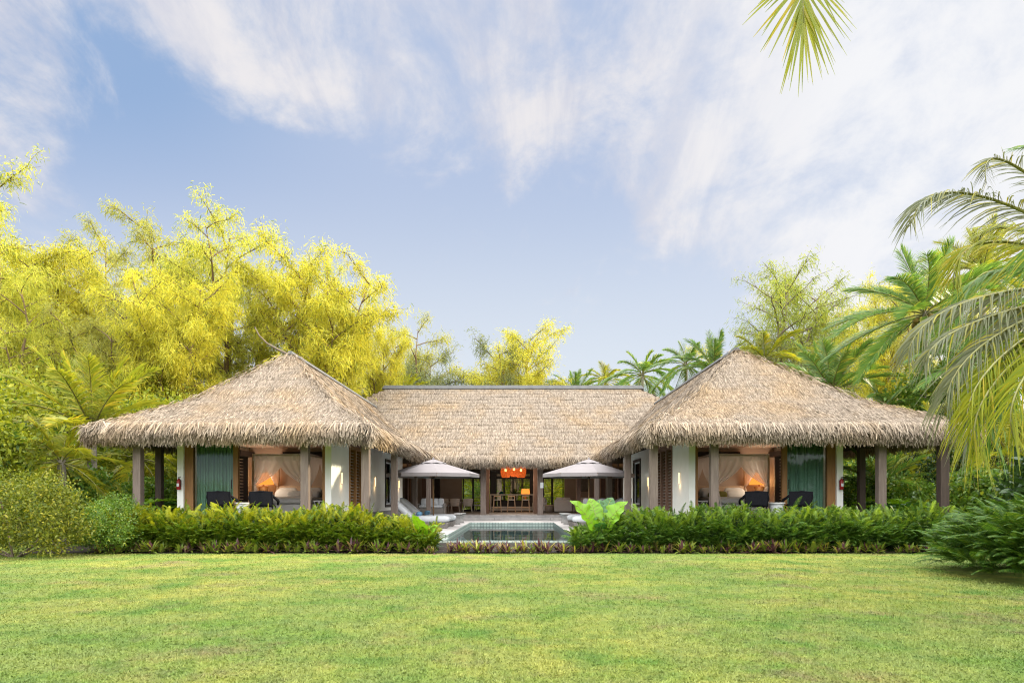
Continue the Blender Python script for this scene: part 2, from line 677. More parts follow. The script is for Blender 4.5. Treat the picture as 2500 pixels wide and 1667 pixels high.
M = {}
M['lawn'] = lawn_mat()
M['blade'] = blade_mat()
M['thatch'] = thatch_mat('thatch_leaf')
M['fringe'] = thatch_mat('thatch_fringe', 1.12)
M['roof_core'] = surf('thatch_core', (0.10, 0.07, 0.045), (0.06, 0.042, 0.028), 0.9, 12)
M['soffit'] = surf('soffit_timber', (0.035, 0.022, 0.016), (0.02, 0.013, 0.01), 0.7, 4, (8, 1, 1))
M['ridge'] = surf('ridge_metal', (0.15, 0.15, 0.15), (0.10, 0.10, 0.10), 0.6, 3)
M['white_wall'] = surf('white_render', (0.84, 0.84, 0.80), (0.78, 0.78, 0.73), 0.85, 2.0, bump=0.15)
M['inner_wall'] = surf('tan_render', (0.47, 0.37, 0.30), (0.42, 0.325, 0.26), 0.9, 2.0)
M['dark_wall'] = surf('taupe_render', (0.30, 0.255, 0.225), (0.25, 0.215, 0.185), 0.9, 2.0)
M['plinth'] = surf('grey_plinth', (0.28, 0.28, 0.27), (0.2, 0.2, 0.2), 0.85, 3.0)
M['post'] = surf('weathered_post', (0.185, 0.145, 0.122), (0.115, 0.086, 0.072), 0.75, 3.0, (9, 9, 0.8), bump=0.3)
M['post_dark'] = surf('dark_post', (0.075, 0.052, 0.042), (0.045, 0.032, 0.027), 0.7, 3.0, (9, 9, 0.8), bump=0.3)
M['wood_red'] = surf('red_brown_timber', (0.20, 0.118, 0.082), (0.14, 0.078, 0.055), 0.55, 3.0, (6, 6, 1))
M['wood_gold'] = surf('golden_timber', (0.30, 0.155, 0.055), (0.21, 0.10, 0.035), 0.5, 3.0, (9, 9, 0.8))
M['wood_black'] = surf('black_timber', (0.012, 0.010, 0.010), (0.02, 0.017, 0.016), 0.5, 3.0, (6, 6, 1))
M['wood_pale'] = surf('pale_oak', (0.55, 0.40, 0.28), (0.46, 0.33, 0.22), 0.5, 4.0, (6, 6, 1))
M['wood_grey'] = surf('grey_limed_oak', (0.52, 0.48, 0.43), (0.42, 0.385, 0.34), 0.6, 4.0, (1, 6, 6))
M['slat'] = surf('louvre_blade', (0.34, 0.30, 0.26), (0.27, 0.235, 0.2), 0.4, 3.0)
M['deck_wood'] = tiles('weathered_deck', (0.34, 0.325, 0.315), (0.27, 0.255, 0.25), (0.07, 0.065, 0.06), 3.0, 0.145, 0.7, 0.4, 0.008)
M['stone'] = tiles('pale_stone_paving', (0.45, 0.42, 0.405), (0.40, 0.37, 0.36), (0.24, 0.22, 0.21), 0.9, 0.6, 0.65, 0.5, 0.006)
M['pool_tile'] = tiles('pool_mosaic', (0.40, 0.44, 0.40), (0.31, 0.36, 0.33), (0.10, 0.12, 0.115), 0.15, 0.15, 0.35, 0.0, 0.01, rot=(R(90), 0, 0))
M['pool_tile_side'] = tiles('pool_mosaic_side', (0.40, 0.44, 0.40), (0.31, 0.36, 0.33), (0.10, 0.12, 0.115), 0.15, 0.15, 0.35, 0.0, 0.01, rot=(R(90), 0, R(90)))
M['pool_floor'] = tiles('pool_floor_mosaic', (0.24, 0.47, 0.50), (0.20, 0.41, 0.44), (0.10, 0.22, 0.24), 0.15, 0.15, 0.4, 0.0, 0.01)
M['water'] = glassy('pool_water', (0.84, 0.95, 0.95), 1.33, 0.0, 0.06, 2.0)
M['glass'] = glassy('window_glass', (0.86, 0.93, 0.90), 1.5, 0.0)
M['curtain'] = surf('green_curtain', (0.30, 0.42, 0.34), (0.235, 0.34, 0.275), 0.9, 3, (6, 6, .4))
M['net'] = sheer('mosquito_net', (0.90, 0.88, 0.86), 0.70)
M['linen'] = surf('white_linen', (0.62, 0.61, 0.59), (0.56, 0.55, 0.53), 0.9, 5)
M['cushion'] = surf('white_outdoor_cushion', (0.52, 0.53, 0.545), (0.46, 0.47, 0.485), 0.9, 4)
M['blue'] = surf('blue_fabric', (0.115, 0.235, 0.36), (0.09, 0.19, 0.30), 0.9, 6)
M['olive'] = surf('olive_fabric', (0.20, 0.19, 0.045), (0.15, 0.145, 0.035), 0.9, 6)
M['wicker'] = surf('grey_wicker', (0.27, 0.245, 0.225), (0.12, 0.11, 0.10), 0.8, 38, (1, 1, 2.4), bump=0.5)
M['wicker_white'] = surf('white_wicker', (0.60, 0.61, 0.60), (0.30, 0.31, 0.32), 0.8, 8, (0.3, 0.3, 5), bump=0.4)
M['rattan'] = surf('dark_rattan', (0.009, 0.009, 0.012), (0.015, 0.015, 0.02), 0.8, 30, spec=.12, bump=0.4)
M['umbrella'] = surf('mauve_grey_canvas', (0.255, 0.225, 0.225), (0.225, 0.20, 0.20), 0.85, 1.5)
M['teak'] = surf('teak_pole', (0.27, 0.15, 0.07), (0.2, 0.11, 0.05), 0.5, 4, (9, 9, 0.7))
M['concrete'] = surf('grey_concrete', (0.30, 0.285, 0.275), (0.235, 0.225, 0.215), 0.8, 10)
M['red'] = surf('red_enamel', (0.30, 0.02, 0.02), (0.26, 0.018, 0.018), 0.35, 3)
M['black'] = surf('black_plastic', (0.012, 0.012, 0.013), (0.018, 0.018, 0.018), 0.4, 3)
M['paper'] = surf('white_paper', (0.66, 0.68, 0.69), (0.6, 0.62, 0.63), 0.8, 3)
M['art'] = surf('charcoal_print', (0.08, 0.075, 0.07), (0.19, 0.18, 0.165), 0.7, 3.2)
M['art_orange'] = surf('orange_print', (0.55, 0.20, 0.03), (0.42, 0.14, 0.02), 0.7, 4)
M['teal'] = surf('teal_ceramic', (0.01, 0.085, 0.085), (0.008, 0.06, 0.06), 0.25, 3)
M['soil'] = surf('dark_soil', (0.035, 0.026, 0.018), (0.02, 0.015, 0.011), 0.95, 8, bump=0.5)
M['shade_glow'] = glow('lamp_shade_lit', (1.0, 0.32, 0.05), .85, (0.3, 0.1, 0.03))
M['rattan_glow'] = glow('woven_pendant_lit', (1.0, 0.20, 0.03), 0.26, (0.25, 0.06, 0.02), .35)
M['bulb'] = glow('warm_bulb', (1.0, 0.55, 0.16), 9.0)
M['sconce'] = glow('wall_strip_lit', (1.0, 0.66, 0.30), 2.0)
M['bark'] = surf('grey_brown_bark', (0.19, 0.145, 0.105), (0.11, 0.085, 0.06), 0.9, 4, (4, 4, 0.8), bump=0.5)
M['bark_gold'] = surf('warm_brown_bark', (0.19, 0.125, 0.07), (0.105, 0.07, 0.04), 0.9, 4, (4, 4, 0.8), bump=0.5)  # warmer brown bark of the casuarinas
M['palm_bark'] = surf('pale_palm_bark', (0.30, 0.265, 0.22), (0.19, 0.165, 0.135), 0.9, 5, (1, 1, 6), bump=0.6)
M['casuarina'] = leaf('casuarina_yellow', (0.31, 0.35, 0.06), (0.68, 0.65, 0.11), (0.13, 0.20, 0.04), 0.5, 0.6, 0.15)
M['casuarina_olive'] = leaf('casuarina_olive', (0.25, 0.27, 0.085), (0.50, 0.48, 0.12), (0.16, 0.21, 0.07), 0.5, 0.6, 0.15)
M['casuarina_green'] = leaf('casuarina_green', (0.16, 0.235, 0.045), (0.42, 0.44, 0.07), (0.10, 0.16, 0.04), 0.45, 0.6, 0.15)
M['casuarina_lime'] = leaf('casuarina_lime', (0.34, 0.35, 0.05), (0.70, 0.645, 0.085), (0.14, 0.20, 0.035), 0.5, 0.6, 0.15)
M['casuarina_grey'] = leaf('casuarina_grey_green', (0.13, 0.165, 0.095), (0.25, 0.28, 0.11), (0.35, 0.34, 0.06), 0.4, 0.6, 0.15)
M['palm'] = leaf('palm_green', (0.06, 0.155, 0.035), (0.21, 0.34, 0.07), (0.38, 0.37, 0.06), 0.45, 0.35, 0.5)
M['palm_yellow'] = leaf('palm_yellow_green', (0.15, 0.22, 0.025), (0.40, 0.39, 0.035), (0.46, 0.37, 0.04), 0.5, 0.4, 0.4)
M['palm_silver'] = leaf('palm_silver', (0.085, 0.105, 0.05), (0.25, 0.26, 0.17), (0.38, 0.34, 0.045), 0.35, 0.4, 0.45)
M['garden_bright'] = leaf('garden_bright', (0.16, 0.27, 0.03), (0.50, 0.52, 0.06), None, 0.5, 0.5, 0.3, 0.5)
M['palm_dry'] = leaf('palm_dry', (0.16, 0.105, 0.05), (0.27, 0.20, 0.10), None, 0.25, 0.7, 0.2)
M['rachis'] = surf('frond_rib', (0.20, 0.20, 0.055), (0.155, 0.145, 0.05), 0.5, 3)
M['fern'] = leaf('fern_green', (0.022, 0.065, 0.007), (0.15, 0.24, 0.014), (0.26, 0.26, 0.025), 0.42, 0.5, 0.25, 5.0)
M['fern_deep'] = leaf('fern_deep_green', (0.018, 0.052, 0.009), (0.10, 0.21, 0.026), (0.17, 0.24, 0.04), 0.4, 0.5, 0.25, 5.0)
M['fern_top'] = leaf('fern_top_lit', (0.16, 0.21, 0.012), (0.42, 0.42, 0.022), None, 0.45, 0.5, 0.25, 5.0)  # hedge top fronds: light from above put into the colour, besides new growth
M['fern_deep_top'] = leaf('fern_deep_top_lit', (0.085, 0.16, 0.018), (0.25, 0.36, 0.035), None, 0.45, 0.5, 0.25, 5.0)  # same lighter top, with light in its colour, for the deep green hedge
M['shrub_lime'] = leaf('shrub_lime', (0.09, 0.15, 0.014), (0.36, 0.37, 0.03), (0.05, 0.10, 0.012), 0.45, 0.5, 0.3, 0.5)
M['shrub_olive'] = leaf('shrub_olive', (0.035, 0.075, 0.010), (0.20, 0.22, 0.022), (0.30, 0.28, 0.03), 0.4, 0.5, 0.3, 1.2)
M['shrub_green'] = leaf('shrub_green', (0.05, 0.12, 0.018), (0.15, 0.25, 0.03), (0.25, 0.29, 0.03), 0.4, 0.4, 0.4, 0.5)
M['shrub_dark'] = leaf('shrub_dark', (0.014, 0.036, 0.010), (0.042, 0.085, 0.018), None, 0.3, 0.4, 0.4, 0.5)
M['taro'] = leaf('taro_leaf', (0.15, 0.36, 0.012), (0.25, 0.46, 0.018), None, 0.45, 0.35, 0.45)
M['taro_dark'] = leaf('taro_leaf_dark', (0.035, 0.125, 0.030), (0.06, 0.17, 0.04), None, 0.35, 0.35, 0.5)
M['border_green'] = leaf('border_leaf_green', (0.085, 0.16, 0.025), (0.26, 0.30, 0.04), (0.36, 0.33, 0.06), 0.3, 0.45, 0.35)
M['border_purple'] = leaf('border_leaf_purple', (0.06, 0.026, 0.038), (0.16, 0.07, 0.075), (0.27, 0.20, 0.09), 0.3, 0.45, 0.35, tcol=(1.1, 0.8, 0.9))
M['coconut'] = surf('coconut_husk', (0.24, 0.155, 0.025), (0.14, 0.10, 0.02), 0.6, 8)

# ------------------------------------------------------------------ ground, decks, pool, water
def struct(o):
    o['kind'] = 'structure'
    return o


mb = MB()
PX0, PX1, PY0, PY1 = -2.30, 1.80, 22.30, 33.6          # pool opening (inside faces)
for x0, x1, y0, y1 in ((-400, 400, -200, PY0 - .2), (-400, PX0 - .2, PY0 - .2, PY1 + .2), (PX1 + .2, 400, PY0 - .2, PY1 + .2), (-400, 400, PY1 + .2, 900)):
    mb.add([(x0, y0, 0), (x1, y0, 0), (x1, y1, 0), (x0, y1, 0)], [(0, 1, 2, 3)])
struct(mb.build('lawn', M['lawn']))
mb = MB()
mb.add([(-13.4, 18.08, .006), (12.9, 18.08, .006), (12.9, 22.05, .006), (-13.4, 22.05, .006)], [(0, 1, 2, 3)])
struct(mb.build('planting_bed', M['soil']))

mb = MB()
DZ = .24
mb.box(-4.25, PX0 - .012, 22.96, 36.6, 0, DZ).box(PX1 + .012, 3.75, 22.96, 36.6, 0, DZ).box(PX0 - .012, PX1 + .012, PY1 + .012, 36.6, 0, DZ)
struct(mb.build('pool_deck', M['stone'], bevel=.012))
# the side walls stand above water only where the paving runs; lower them in front of it
mb2 = MB()
mb2.box(PX0 - .2, PX0, PY0 - .2, 22.955, -1.4, .10, 1).box(PX1, PX1 + .2, PY0 - .2, 22.955, -1.4, .10, 1)
mb2.box(PX0 - .2, PX0, 22.955, PY1 + .2, -1.4, DZ - .004, 1).box(PX1, PX1 + .2, 22.955, PY1 + .2, -1.4, DZ - .004, 1)
mb2.box(PX0, PX1, PY1, PY1 + .2, -1.4, DZ - .004, 0).box(PX0, PX1, PY0 - .2, PY0, -1.4, .068, 0)
mb2.box(PX0, PX1, PY0, PY1, -1.5, -1.3, 2)
struct(mb2.build('pool_basin', [M['pool_tile'], M['pool_tile_side'], M['pool_floor']]))
mb = MB()
WX = .002
mb.grid(lambda u, v: (PX0 + WX + (PX1 - PX0 - 2 * WX) * u, PY0 + WX + (PY1 - PY0 - 2 * WX) * v, .078), 4, 10)
struct(mb.build('pool_water', M['water']))
mb = MB()
mb.box(-4.25, 3.75, 36.6, 37.0, DZ, .37)
mb.box(-5.85, 5.42, 37.0, 50.5, .24, .5)
struct(mb.build('veranda_deck', M['deck_wood'], bevel=.01))


def MX(side, x):
    return x if side < 0 else -.43 - x


def mbox(mb, side, x0, x1, *a):
    a0, a1 = sorted((MX(side, x0), MX(side, x1)))
    mb.box(a0, a1, *a)
    return mb


mb = MB()
for s in (-1, 1):
    mbox(mb, s, -5.85, -4.25, 19.9, 37.0, 0, .5)
struct(mb.build('side_walkway', M['deck_wood'], bevel=.01))
mb = MB()
for s in (-1, 1):
    mbox(mb, s, -11.9, -6.1, 19.95, 21.7, 0, .85)
    mbox(mb, s, -12.2, -10.8, 21.7, 24.0, 0, .85)
    mbox(mb, s, -6.1, -5.85, 19.9, 21.7, .0, .85)
struct(mb.build('bedroom_terrace', M['plinth'], bevel=.01))
mb = MB()
for s in (-1, 1):
    mbox(mb, s, -10.6, -6.1, 21.7, 47.4, 0, .87)
struct(mb.build('bedroom_floor', M['wood_grey']))

# ------------------------------------------------------------------ thatched roofs
ZE, ZB = 3.48, 3.07
ZL = dict(xr=-8.34, ya=25.2, zr=6.75, x0=-12.3, x1=-4.18, y0=19.5, yb=41.0, zk=4.58, tk=.56)
ZR = dict(xr=8.17, ya=25.45, zr=6.95, x0=3.75, x1=13.2, y0=19.5, yb=41.0, zk=4.66, tk=.56)
CY0, CYR, CY1, CZR = 35.7, 42.5, 49.3, 8.22
CX0, CXA, CXB, CX1 = -14.6, -8.15, 7.65, 14.2


def zwing(w, t):
    return np.where(t < w['tk'], w['zr'] + (w['zk'] - w['zr']) * t / w['tk'], w['zk'] + (ZE - w['zk']) * (t - w['tk']) / (1 - w['tk']))


def zwing_xy(w, x, y):
    tx = np.where(x < w['xr'], (w['xr'] - x) / (w['xr'] - w['x0']), (x - w['xr']) / (w['x1'] - w['xr']))
    ty = (w['ya'] - y) / (w['ya'] - w['y0'])
    t = np.maximum(tx, ty)
    return np.where((t <= 1) & (y < w['yb']), zwing(w, np.clip(t, 0, 1)), -9)


def zcen_xy(x, y):
    ty = np.abs(y - CYR) / (CYR - CY0)
    tx = np.where(x < CXA, (CXA - x) / (CXA - CX0), np.where(x > CXB, (x - CXB) / (CX1 - CXB), 0))
    t = np.maximum(tx, ty)
    return np.where(t <= 1, CZR + (ZE - CZR) * t, -9)


def slope_strips(acc, A0, A1, B0, B1, zf, out, dens, step, keep=None, wid=.0095, lift=.035):
    """courses of thatch leaves on one slope; A = ridge line, B = eave line (x, y); out = downhill direction in plan"""
    A0, A1, B0, B1 = [np.array(p, float) for p in (A0, A1, B0, B1)]
    out = np.array(out, float)
    run = abs(np.dot(B0 - A0, out))
    nc = int(run / step)
    for i in range(nc):
        t0 = (i + .15) / nc
        a, b = A0 + (B0 - A0) * t0, A1 + (B1 - A1) * t0
        ln = np.linalg.norm(b - a)
        n = max(6, int(ln * dens))
        s = rng.random(n)
        xy = a + (b - a) * s[:, None]
        t = t0 + (rng.normal(0, .11, n) + .16 * np.sin(s * ln * 1.7 + i * 2.1) * np.sin(s * ln * .61 + i)) / nc
        xy = xy + out * ((t - t0) * run)[:, None]
        t = np.clip(t, .004, .995)
        z = zf(t)
        dz = (zf(np.clip(t + .02, 0, 1)) - zf(np.clip(t - .02, 0, 1))) / ((np.clip(t + .02, 0, 1) - np.clip(t - .02, 0, 1)) * run)
        if keep is not None:
            k = keep(xy[:, 0], xy[:, 1], z)
            xy, z, dz, t = xy[k], z[k], dz[k], t[k]
            n = len(xy)
            if not n:
                continue
        D = np.column_stack([np.tile(out, (n, 1)), dz])
        D = unit(D)
        e = np.array((-out[1], out[0], 0))
        D = unit(D + e * rng.normal(0, .13, n)[:, None] + np.array((0, 0, 1)) * rng.uniform(.03, .13, n)[:, None])
        L = rng.uniform(.26, .36, n) * (step / .27)
        P = np.column_stack([xy, z + rng.uniform(.0, lift, n)])
        W = (e + np.array((0, 0, 1)) * rng.normal(0, .28, n)[:, None]) * (wid * rng.uniform(.6, 1.3, n))[:, None]
        Bv = np.column_stack([np.zeros((n, 2)), -rng.uniform(0, .07, n)])
        acc.rib(P, D, W, L, Bv, (1, 1, .55))


def fringe_strips(acc, a, b, out, dens, ztop=ZE, zbot=ZB, keep=None):
    a, b, out = np.array(a, float), np.array(b, float), np.array(out, float)
    n = int(np.linalg.norm(b - a) * dens)
    s = rng.random(n)
    q = rng.random(n)                      # 0 = outermost layer lying on the slope, 1 = inner layer hanging
    xy = a + (b - a) * s[:, None] - out * (.02 + .30 * (1 - q) * rng.random(n))[:, None] - out * (.16 * q)[:, None]
    z = ztop + .05 + .10 * (1 - q) - .10 * q + rng.normal(0, .02, n)
    e = np.array((-out[1], out[0], 0))
    o3 = np.array((out[0], out[1], 0))
    D = unit(o3 * (.75 - .6 * q)[:, None] + np.array((0, 0, -1)) * (.42 + .6 * q)[:, None] + e * rng.normal(0, .20, n)[:, None])
    h = (ztop - zbot)
    L = h * rng.uniform(.78, 1.16, n)
    P = np.column_stack([xy, z])
    W = (e + o3 * rng.normal(0, .45, n)[:, None]) * (.0105 * rng.uniform(.6, 1.3, n))[:, None]
    Bv = np.column_stack([np.zeros((n, 2)), -h * rng.uniform(.12, .42, n) * (1 - .5 * q)]) + e * rng.normal(0, .05, n)[:, None]
    if keep is not None:
        k = keep(xy[:, 0], xy[:, 1])
        P, D, W, L, Bv = P[k], D[k], W[k], L[k], Bv[k]
    acc.rib(P, D, W, L, Bv, (1, 1, .9, .5))


def shell(mb, A0, A1, B0, B1, zf, nt=25, thick=.26):
    """roof plate: upper face and dark underside"""
    A0, A1, B0, B1 = [np.array(p, float) for p in (A0, A1, B0, B1)]
    def f(off):
        def g(u, v):
            a, b = A0 + (B0 - A0) * v, A1 + (B1 - A1) * v
            p = a + (b - a) * u
            return (p[0], p[1], float(zf(np.array(v))) + off)
        return g
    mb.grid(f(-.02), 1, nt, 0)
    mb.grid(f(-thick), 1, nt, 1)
    # eave board
    mb.add([(B0[0], B0[1], ZE - .02), (B1[0], B1[1], ZE - .02), (B1[0], B1[1], ZE - thick), (B0[0], B0[1], ZE - thick)], [(0, 1, 2, 3)], 0)


def wing_roof(w, parent):
    zf = lambda t: zwing(w, t)
    ap, bk = (w['xr'], w['ya']), (w['xr'], w['yb'])
    c = {'fl': (w['x0'], w['y0']), 'fr': (w['x1'], w['y0']), 'bl': (w['x0'], w['yb']), 'br': (w['x1'], w['yb'])}
    mb = MB()
    shell(mb, ap, ap, c['fl'], c['fr'], zf)
    shell(mb, bk, ap, c['br'], c['fr'], zf)
    shell(mb, ap, bk, c['fl'], c['bl'], zf)
    acc = Acc()
    acc.mb(mb)
    acc.M[0] = np.array(mb.M)
    inner = 1 if w['xr'] < 0 else -1
    keep = lambda x, y, z: z > zcen_xy(x, y) - .06
    F = Acc()
    slope_strips(acc_s := Acc(), ap, ap, c['fl'], c['fr'], zf, (0, -1), 250, .185)
    dr, dl = (170, 60) if inner > 0 else (60, 170)
    slope_strips(acc_s, ap, bk, c['fr'], c['br'], zf, (1, 0), dr, .20, keep)
    slope_strips(acc_s, ap, bk, c['fl'], c['bl'], zf, (-1, 0), dl, .20, keep)
    # strips laid along the two front hips
    for cx in (c['fl'], c['fr']):
        n = 900
        t = rng.random(n)
        xy = np.array(ap) + (np.array(cx) - np.array(ap)) * t[:, None]
        out = unit(np.array([cx[0] - ap[0], cx[1] - ap[1]]))
        P = np.column_stack([xy + rng.normal(0, .12, (n, 2)), zf(t) + .03])
        D = unit(np.column_stack([np.tile(out, (n, 1)), np.full(n, -.45)]) + rng.normal(0, .22, (n, 3)))
        acc_s.rib(P, D, rdir(n) * .011, rng.uniform(.18, .30, n), np.tile((0, 0, -.08), (n, 1)), (1, 1, .5))
    for i in range(len(acc_s.V)):
        acc.add(acc_s.V[i], acc_s.F[i] - acc_s.F[i].min(), 2)
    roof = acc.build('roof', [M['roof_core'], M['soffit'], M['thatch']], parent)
    fringe_strips(F, c['fl'], c['fr'], (0, -1), 760)
    kp = lambda x, y: y < CY0 + .25
    fringe_strips(F, c['fr'], (w['x1'], CY0 + .3 if inner > 0 else w['yb'] - 6), (1, 0), 500)
    fringe_strips(F, c['fl'], (w['x0'], CY0 + .3 if inner < 0 else w['yb'] - 6), (-1, 0), 500)
    for cx, sx in ((c['fl'], -1), (c['fr'], 1)):       # rounded corners
        n = 420
        a = rng.uniform(0, math.pi / 2, n)
        out = np.column_stack([sx * np.cos(a), -np.sin(a)])
        q = rng.random(n)
        P = np.column_stack([np.array(cx) - out * (.05 + .25 * rng.random(n))[:, None], ZE + .08 - .15 * q])
        D = unit(np.column_stack([out * (.7 - .5 * q)[:, None], -.45 - .6 * q]) + rng.normal(0, .12, (n, 3)))
        e = np.column_stack([-out[:, 1], out[:, 0], np.zeros(n)])
        F.rib(P, D, e * .014, (ZE - ZB) * rng.uniform(.8, 1.15, n), np.tile((0, 0, -.12), (n, 1)), (1, 1, .9, .5))
    F.build('eave_fringe', M['fringe'], roof)
    mb = MB()
    mb.hexa([(w['xr'] - .12, w['ya'] - .12, w['zr'] - .03), (w['xr'] + .12, w['ya'] - .12, w['zr'] - .03), (w['xr'] + .12, 40.2, w['zr'] - .03), (w['xr'] - .12, 40.2, w['zr'] - .03),
             (w['xr'] - .07, w['ya'] - .12, w['zr'] + .10), (w['xr'] + .07, w['ya'] - .12, w['zr'] + .10), (w['xr'] + .07, 40.2, w['zr'] + .10), (w['xr'] - .07, 40.2, w['zr'] + .10)])
    mb.build('ridge_cap', M['ridge'], roof, bevel=.02)
    return roof


def wing(side, w, label):
    T = thing('bedroom_pavilion', label, 'house', (0, 0, 0))
    wing_roof(w, T)
    zt = 3.5
    yw = (30.5, 32.2) if side < 0 else (30.1, 32.0)
    # garden side wall with the louvre and the tall black window left open
    m = MB()
    X0, X1 = -6.1, -5.9
    for y0, y1, z0, z1 in ((21.7, 24.0, .88, zt), (24.0, 26.7, .88, .98), (24.0, 26.7, 3.3, zt), (26.7, yw[0], .88, zt), (yw[0], yw[1], .88, 1.03), (yw[0], yw[1], 3.19, zt), (yw[1], 35.2, .88, zt)):
        mbox(m, side, X0, X1, y0, y1, z0, z1)
    m.build('wall', M['white_wall'], T)
    m = MB(); mbox(m, side, -6.098, -5.885, 21.75, 35.19, .45, .879)
    m.build('plinth', M['plinth'], T)
    # outer wall with a louvred opening near the bedroom's back corner
    m = MB()
    for y0, y1, z0, z1 in ((21.7, 25.7, .85, zt), (25.7, 26.7, 3.15, zt), (25.7, 26.7, .85, .95), (26.7, 47.4, .85, zt)):
        mbox(m, side, -10.8, -10.6, y0, y1, z0, z1)
    m.build('wall', M['white_wall'], T)
    m = MB(); mbox(m, side, -10.6, -6.1, 27.0, 27.2, .87, zt)
    m.build('wall', M['inner_wall'], T)
    for q in ((-6.115, -6.1, 21.96, 23.95), (-6.115, -6.1, 26.75, 27.0), (-10.6, -10.585, 23.2, 25.65)):
        m = MB(); mbox(m, side, *q, .87, zt); m.build('wall_lining', M['inner_wall'], T)
    m = MB(); mbox(m, side, -10.6, -6.1, 21.72, 27.0, 3.42, 3.5)
    m.build('ceiling', M['inner_wall'], T)
    m = MB(); mbox(m, side, -9.2, -7.55, 26.80, 26.998, 2.98, 3.26)
    m.build('transom', M['wood_black'], T)
    # louvre window in the garden side: timber frame in three bays
    m = MB()
    ys = [24.0, 24.9, 25.8, 26.7]
    for y in ys:
        mbox(m, side, -6.14, -5.86, max(24.0, y - .07), min(26.7, y + .07), .98, 3.2)
    mbox(m, side, -6.14, -5.86, 24.0, 26.7, 3.2, 3.3)
    lw = m.build('louvre_window', M['wood_red'] if side > 0 else M['wood_gold'], T)
    m = MB(); mbox(m, side, -6.06, -5.84, 23.75, 26.95, 3.302, 3.5)
    m.build('lintel', M['wood_red'], lw)
    m = MB()
    for k in range(3):
        for i in range(19):
            z = 1.05 + i * .112
            ya, yb = ys[k] + .07, ys[k + 1] - .07
            p = [(MX(side, x), y, zz) for x, zz in ((-6.06, z + .045), (-5.93, z)) for y in (ya, yb)]
            q = [(a, b, c + .012) for a, b, c in p]
            m.hexa([p[0], p[1], p[3], p[2], q[0], q[1], q[3], q[2]])
    m.build('blades', M['slat'], lw)
    m = MB(); mbox(m, side, -6.55, -6.5, 23.3, 26.9, .9, 3.3)
    m.build('blind', M['wood_black'], lw)
    # tall black window
    m = MB()
    for y0, y1, z0, z1 in ((yw[0], yw[0] + .12, 1.03, 3.19), (yw[1] - .12, yw[1], 1.03, 3.19), (yw[0] + .12, yw[1] - .12, 1.03, 1.15), (yw[0] + .12, yw[1] - .12, 3.07, 3.19)):
        mbox(m, side, -6.0, -5.86, y0, y1, z0, z1)
    bw = m.build('window', M['wood_black'], T)
    m = MB()
    for y0, y1, z0, z1 in ((yw[0] + .12, yw[0] + .17, 1.15, 3.07), (yw[1] - .17, yw[1] - .12, 1.15, 3.07), (yw[0] + .17, yw[1] - .17, 1.15, 1.2), (yw[0] + .17, yw[1] - .17, 3.02, 3.07)):
        mbox(m, side, -6.02, -5.93, y0, y1, z0, z1)
    m.build('sash', M['paper'], bw)
    m = MB(); mbox(m, side, -5.965, -5.957, yw[0] + .17, yw[1] - .17, 1.2, 3.02)
    m.build('pane', M['glass'], bw)
    # glazed corner where the walkway meets the veranda
    m = MB()
    for y0, y1, z0, z1 in ((35.2, 35.28, .5, zt), (39.9, 39.98, .5, zt), (35.28, 39.9, 2.75, 2.83), (37.5, 37.58, .5, 2.75), (37.5, 37.58, 2.83, zt)):
        mbox(m, side, -6.05, -5.95, y0, y1, z0, z1)
    gw = m.build('window', M['wood_red'], T)
    m = MB()
    for y0, y1 in ((35.28, 37.5), (37.58, 39.9)):
        mbox(m, side, -6.004, -5.996, y0, y1, .5, 2.75)
    m.build('pane', M['glass'], gw)
    # sliding glass door at the front
    m = MB()
    for x0, x1, z0, z1 in ((-10.6, -10.33, .86, 3.42), (-9.06, -8.9, .86, 3.42), (-10.33, -9.06, 3.24, 3.42), (-10.33, -9.06, .86, .95)):
        a0, a1 = sorted((MX(side, x0), MX(side, x1)))
        m.box(a0, a1, 21.78, 21.92, z0, z1)
    gd = m.build('glass_door', M['wood_gold'], T, bevel=.008)
    m = MB(); mbox(m, side, -10.33, -9.06, 21.84, 21.852, .95, 3.24)
    m.build('pane', M['glass'], gd)
    m = MB(); mbox(m, side, -9.10, -9.08, 21.72, 21.76, 1.75, 2.05)
    m.build('handle', M['wood_black'], gd)
    m = MB(); mbox(m, side, -6.2, -6.115, 21.75, 21.95, .87, 3.42); mbox(m, side, -8.9, -6.2, 21.78, 21.92, 3.34, 3.42)
    m.build('door_frame', M['wood_gold'], T, bevel=.008)
    # louvres in the outer wall
    m = MB()
    for y0, y1 in ((25.7, 25.8), (26.6, 26.7)):
        mbox(m, side, -10.82, -10.5, y0, y1, .95, 3.05)
    mbox(m, side, -10.82, -10.35, 25.55, 26.95, 3.05, 3.25)
    ol = m.build('louvre_window', M['wood_black'], T)
    m = MB()
    for i in range(17):
        z = 1.05 + i * .118
        mbox(m, side, -10.76, -10.66, 25.8, 26.6, z, z + .016)
    m.build('blades', M['slat'], ol)
    # posts and eave beams
    fr = [-11.2, -6.26, -4.47]
    for x in fr:
        m = MB(); mbox(m, side, x - .115, x + .115, 20.09, 20.32, .5 if x > -5 else .85, 3.24)
        m.build('post', M['post'], T, bevel=.012)
    if side > 0:
        m = MB(); m.box(12.25, 12.5, 19.72, 19.95, 0, 3.24); m.build('post', M['post_dark'], T, bevel=.012)
    m = MB(); mbox(m, side, -11.93, -11.73, 22.5, 22.7, .85, 3.24)
    m.build('post', M['post_dark'], T, bevel=.012)
    for y in (24.9, 29.8, 34.5):
        m = MB(); mbox(m, side, -4.58, -4.36, y - .11, y + .11, .5, 3.24)
        m.build('post', M['post'], T, bevel=.012)
    m = MB(); mbox(m, side, -4.56, -4.38, 20.1, 36.6, 3.24, 3.42)
    m.build('beam', M['wood_red'], T)
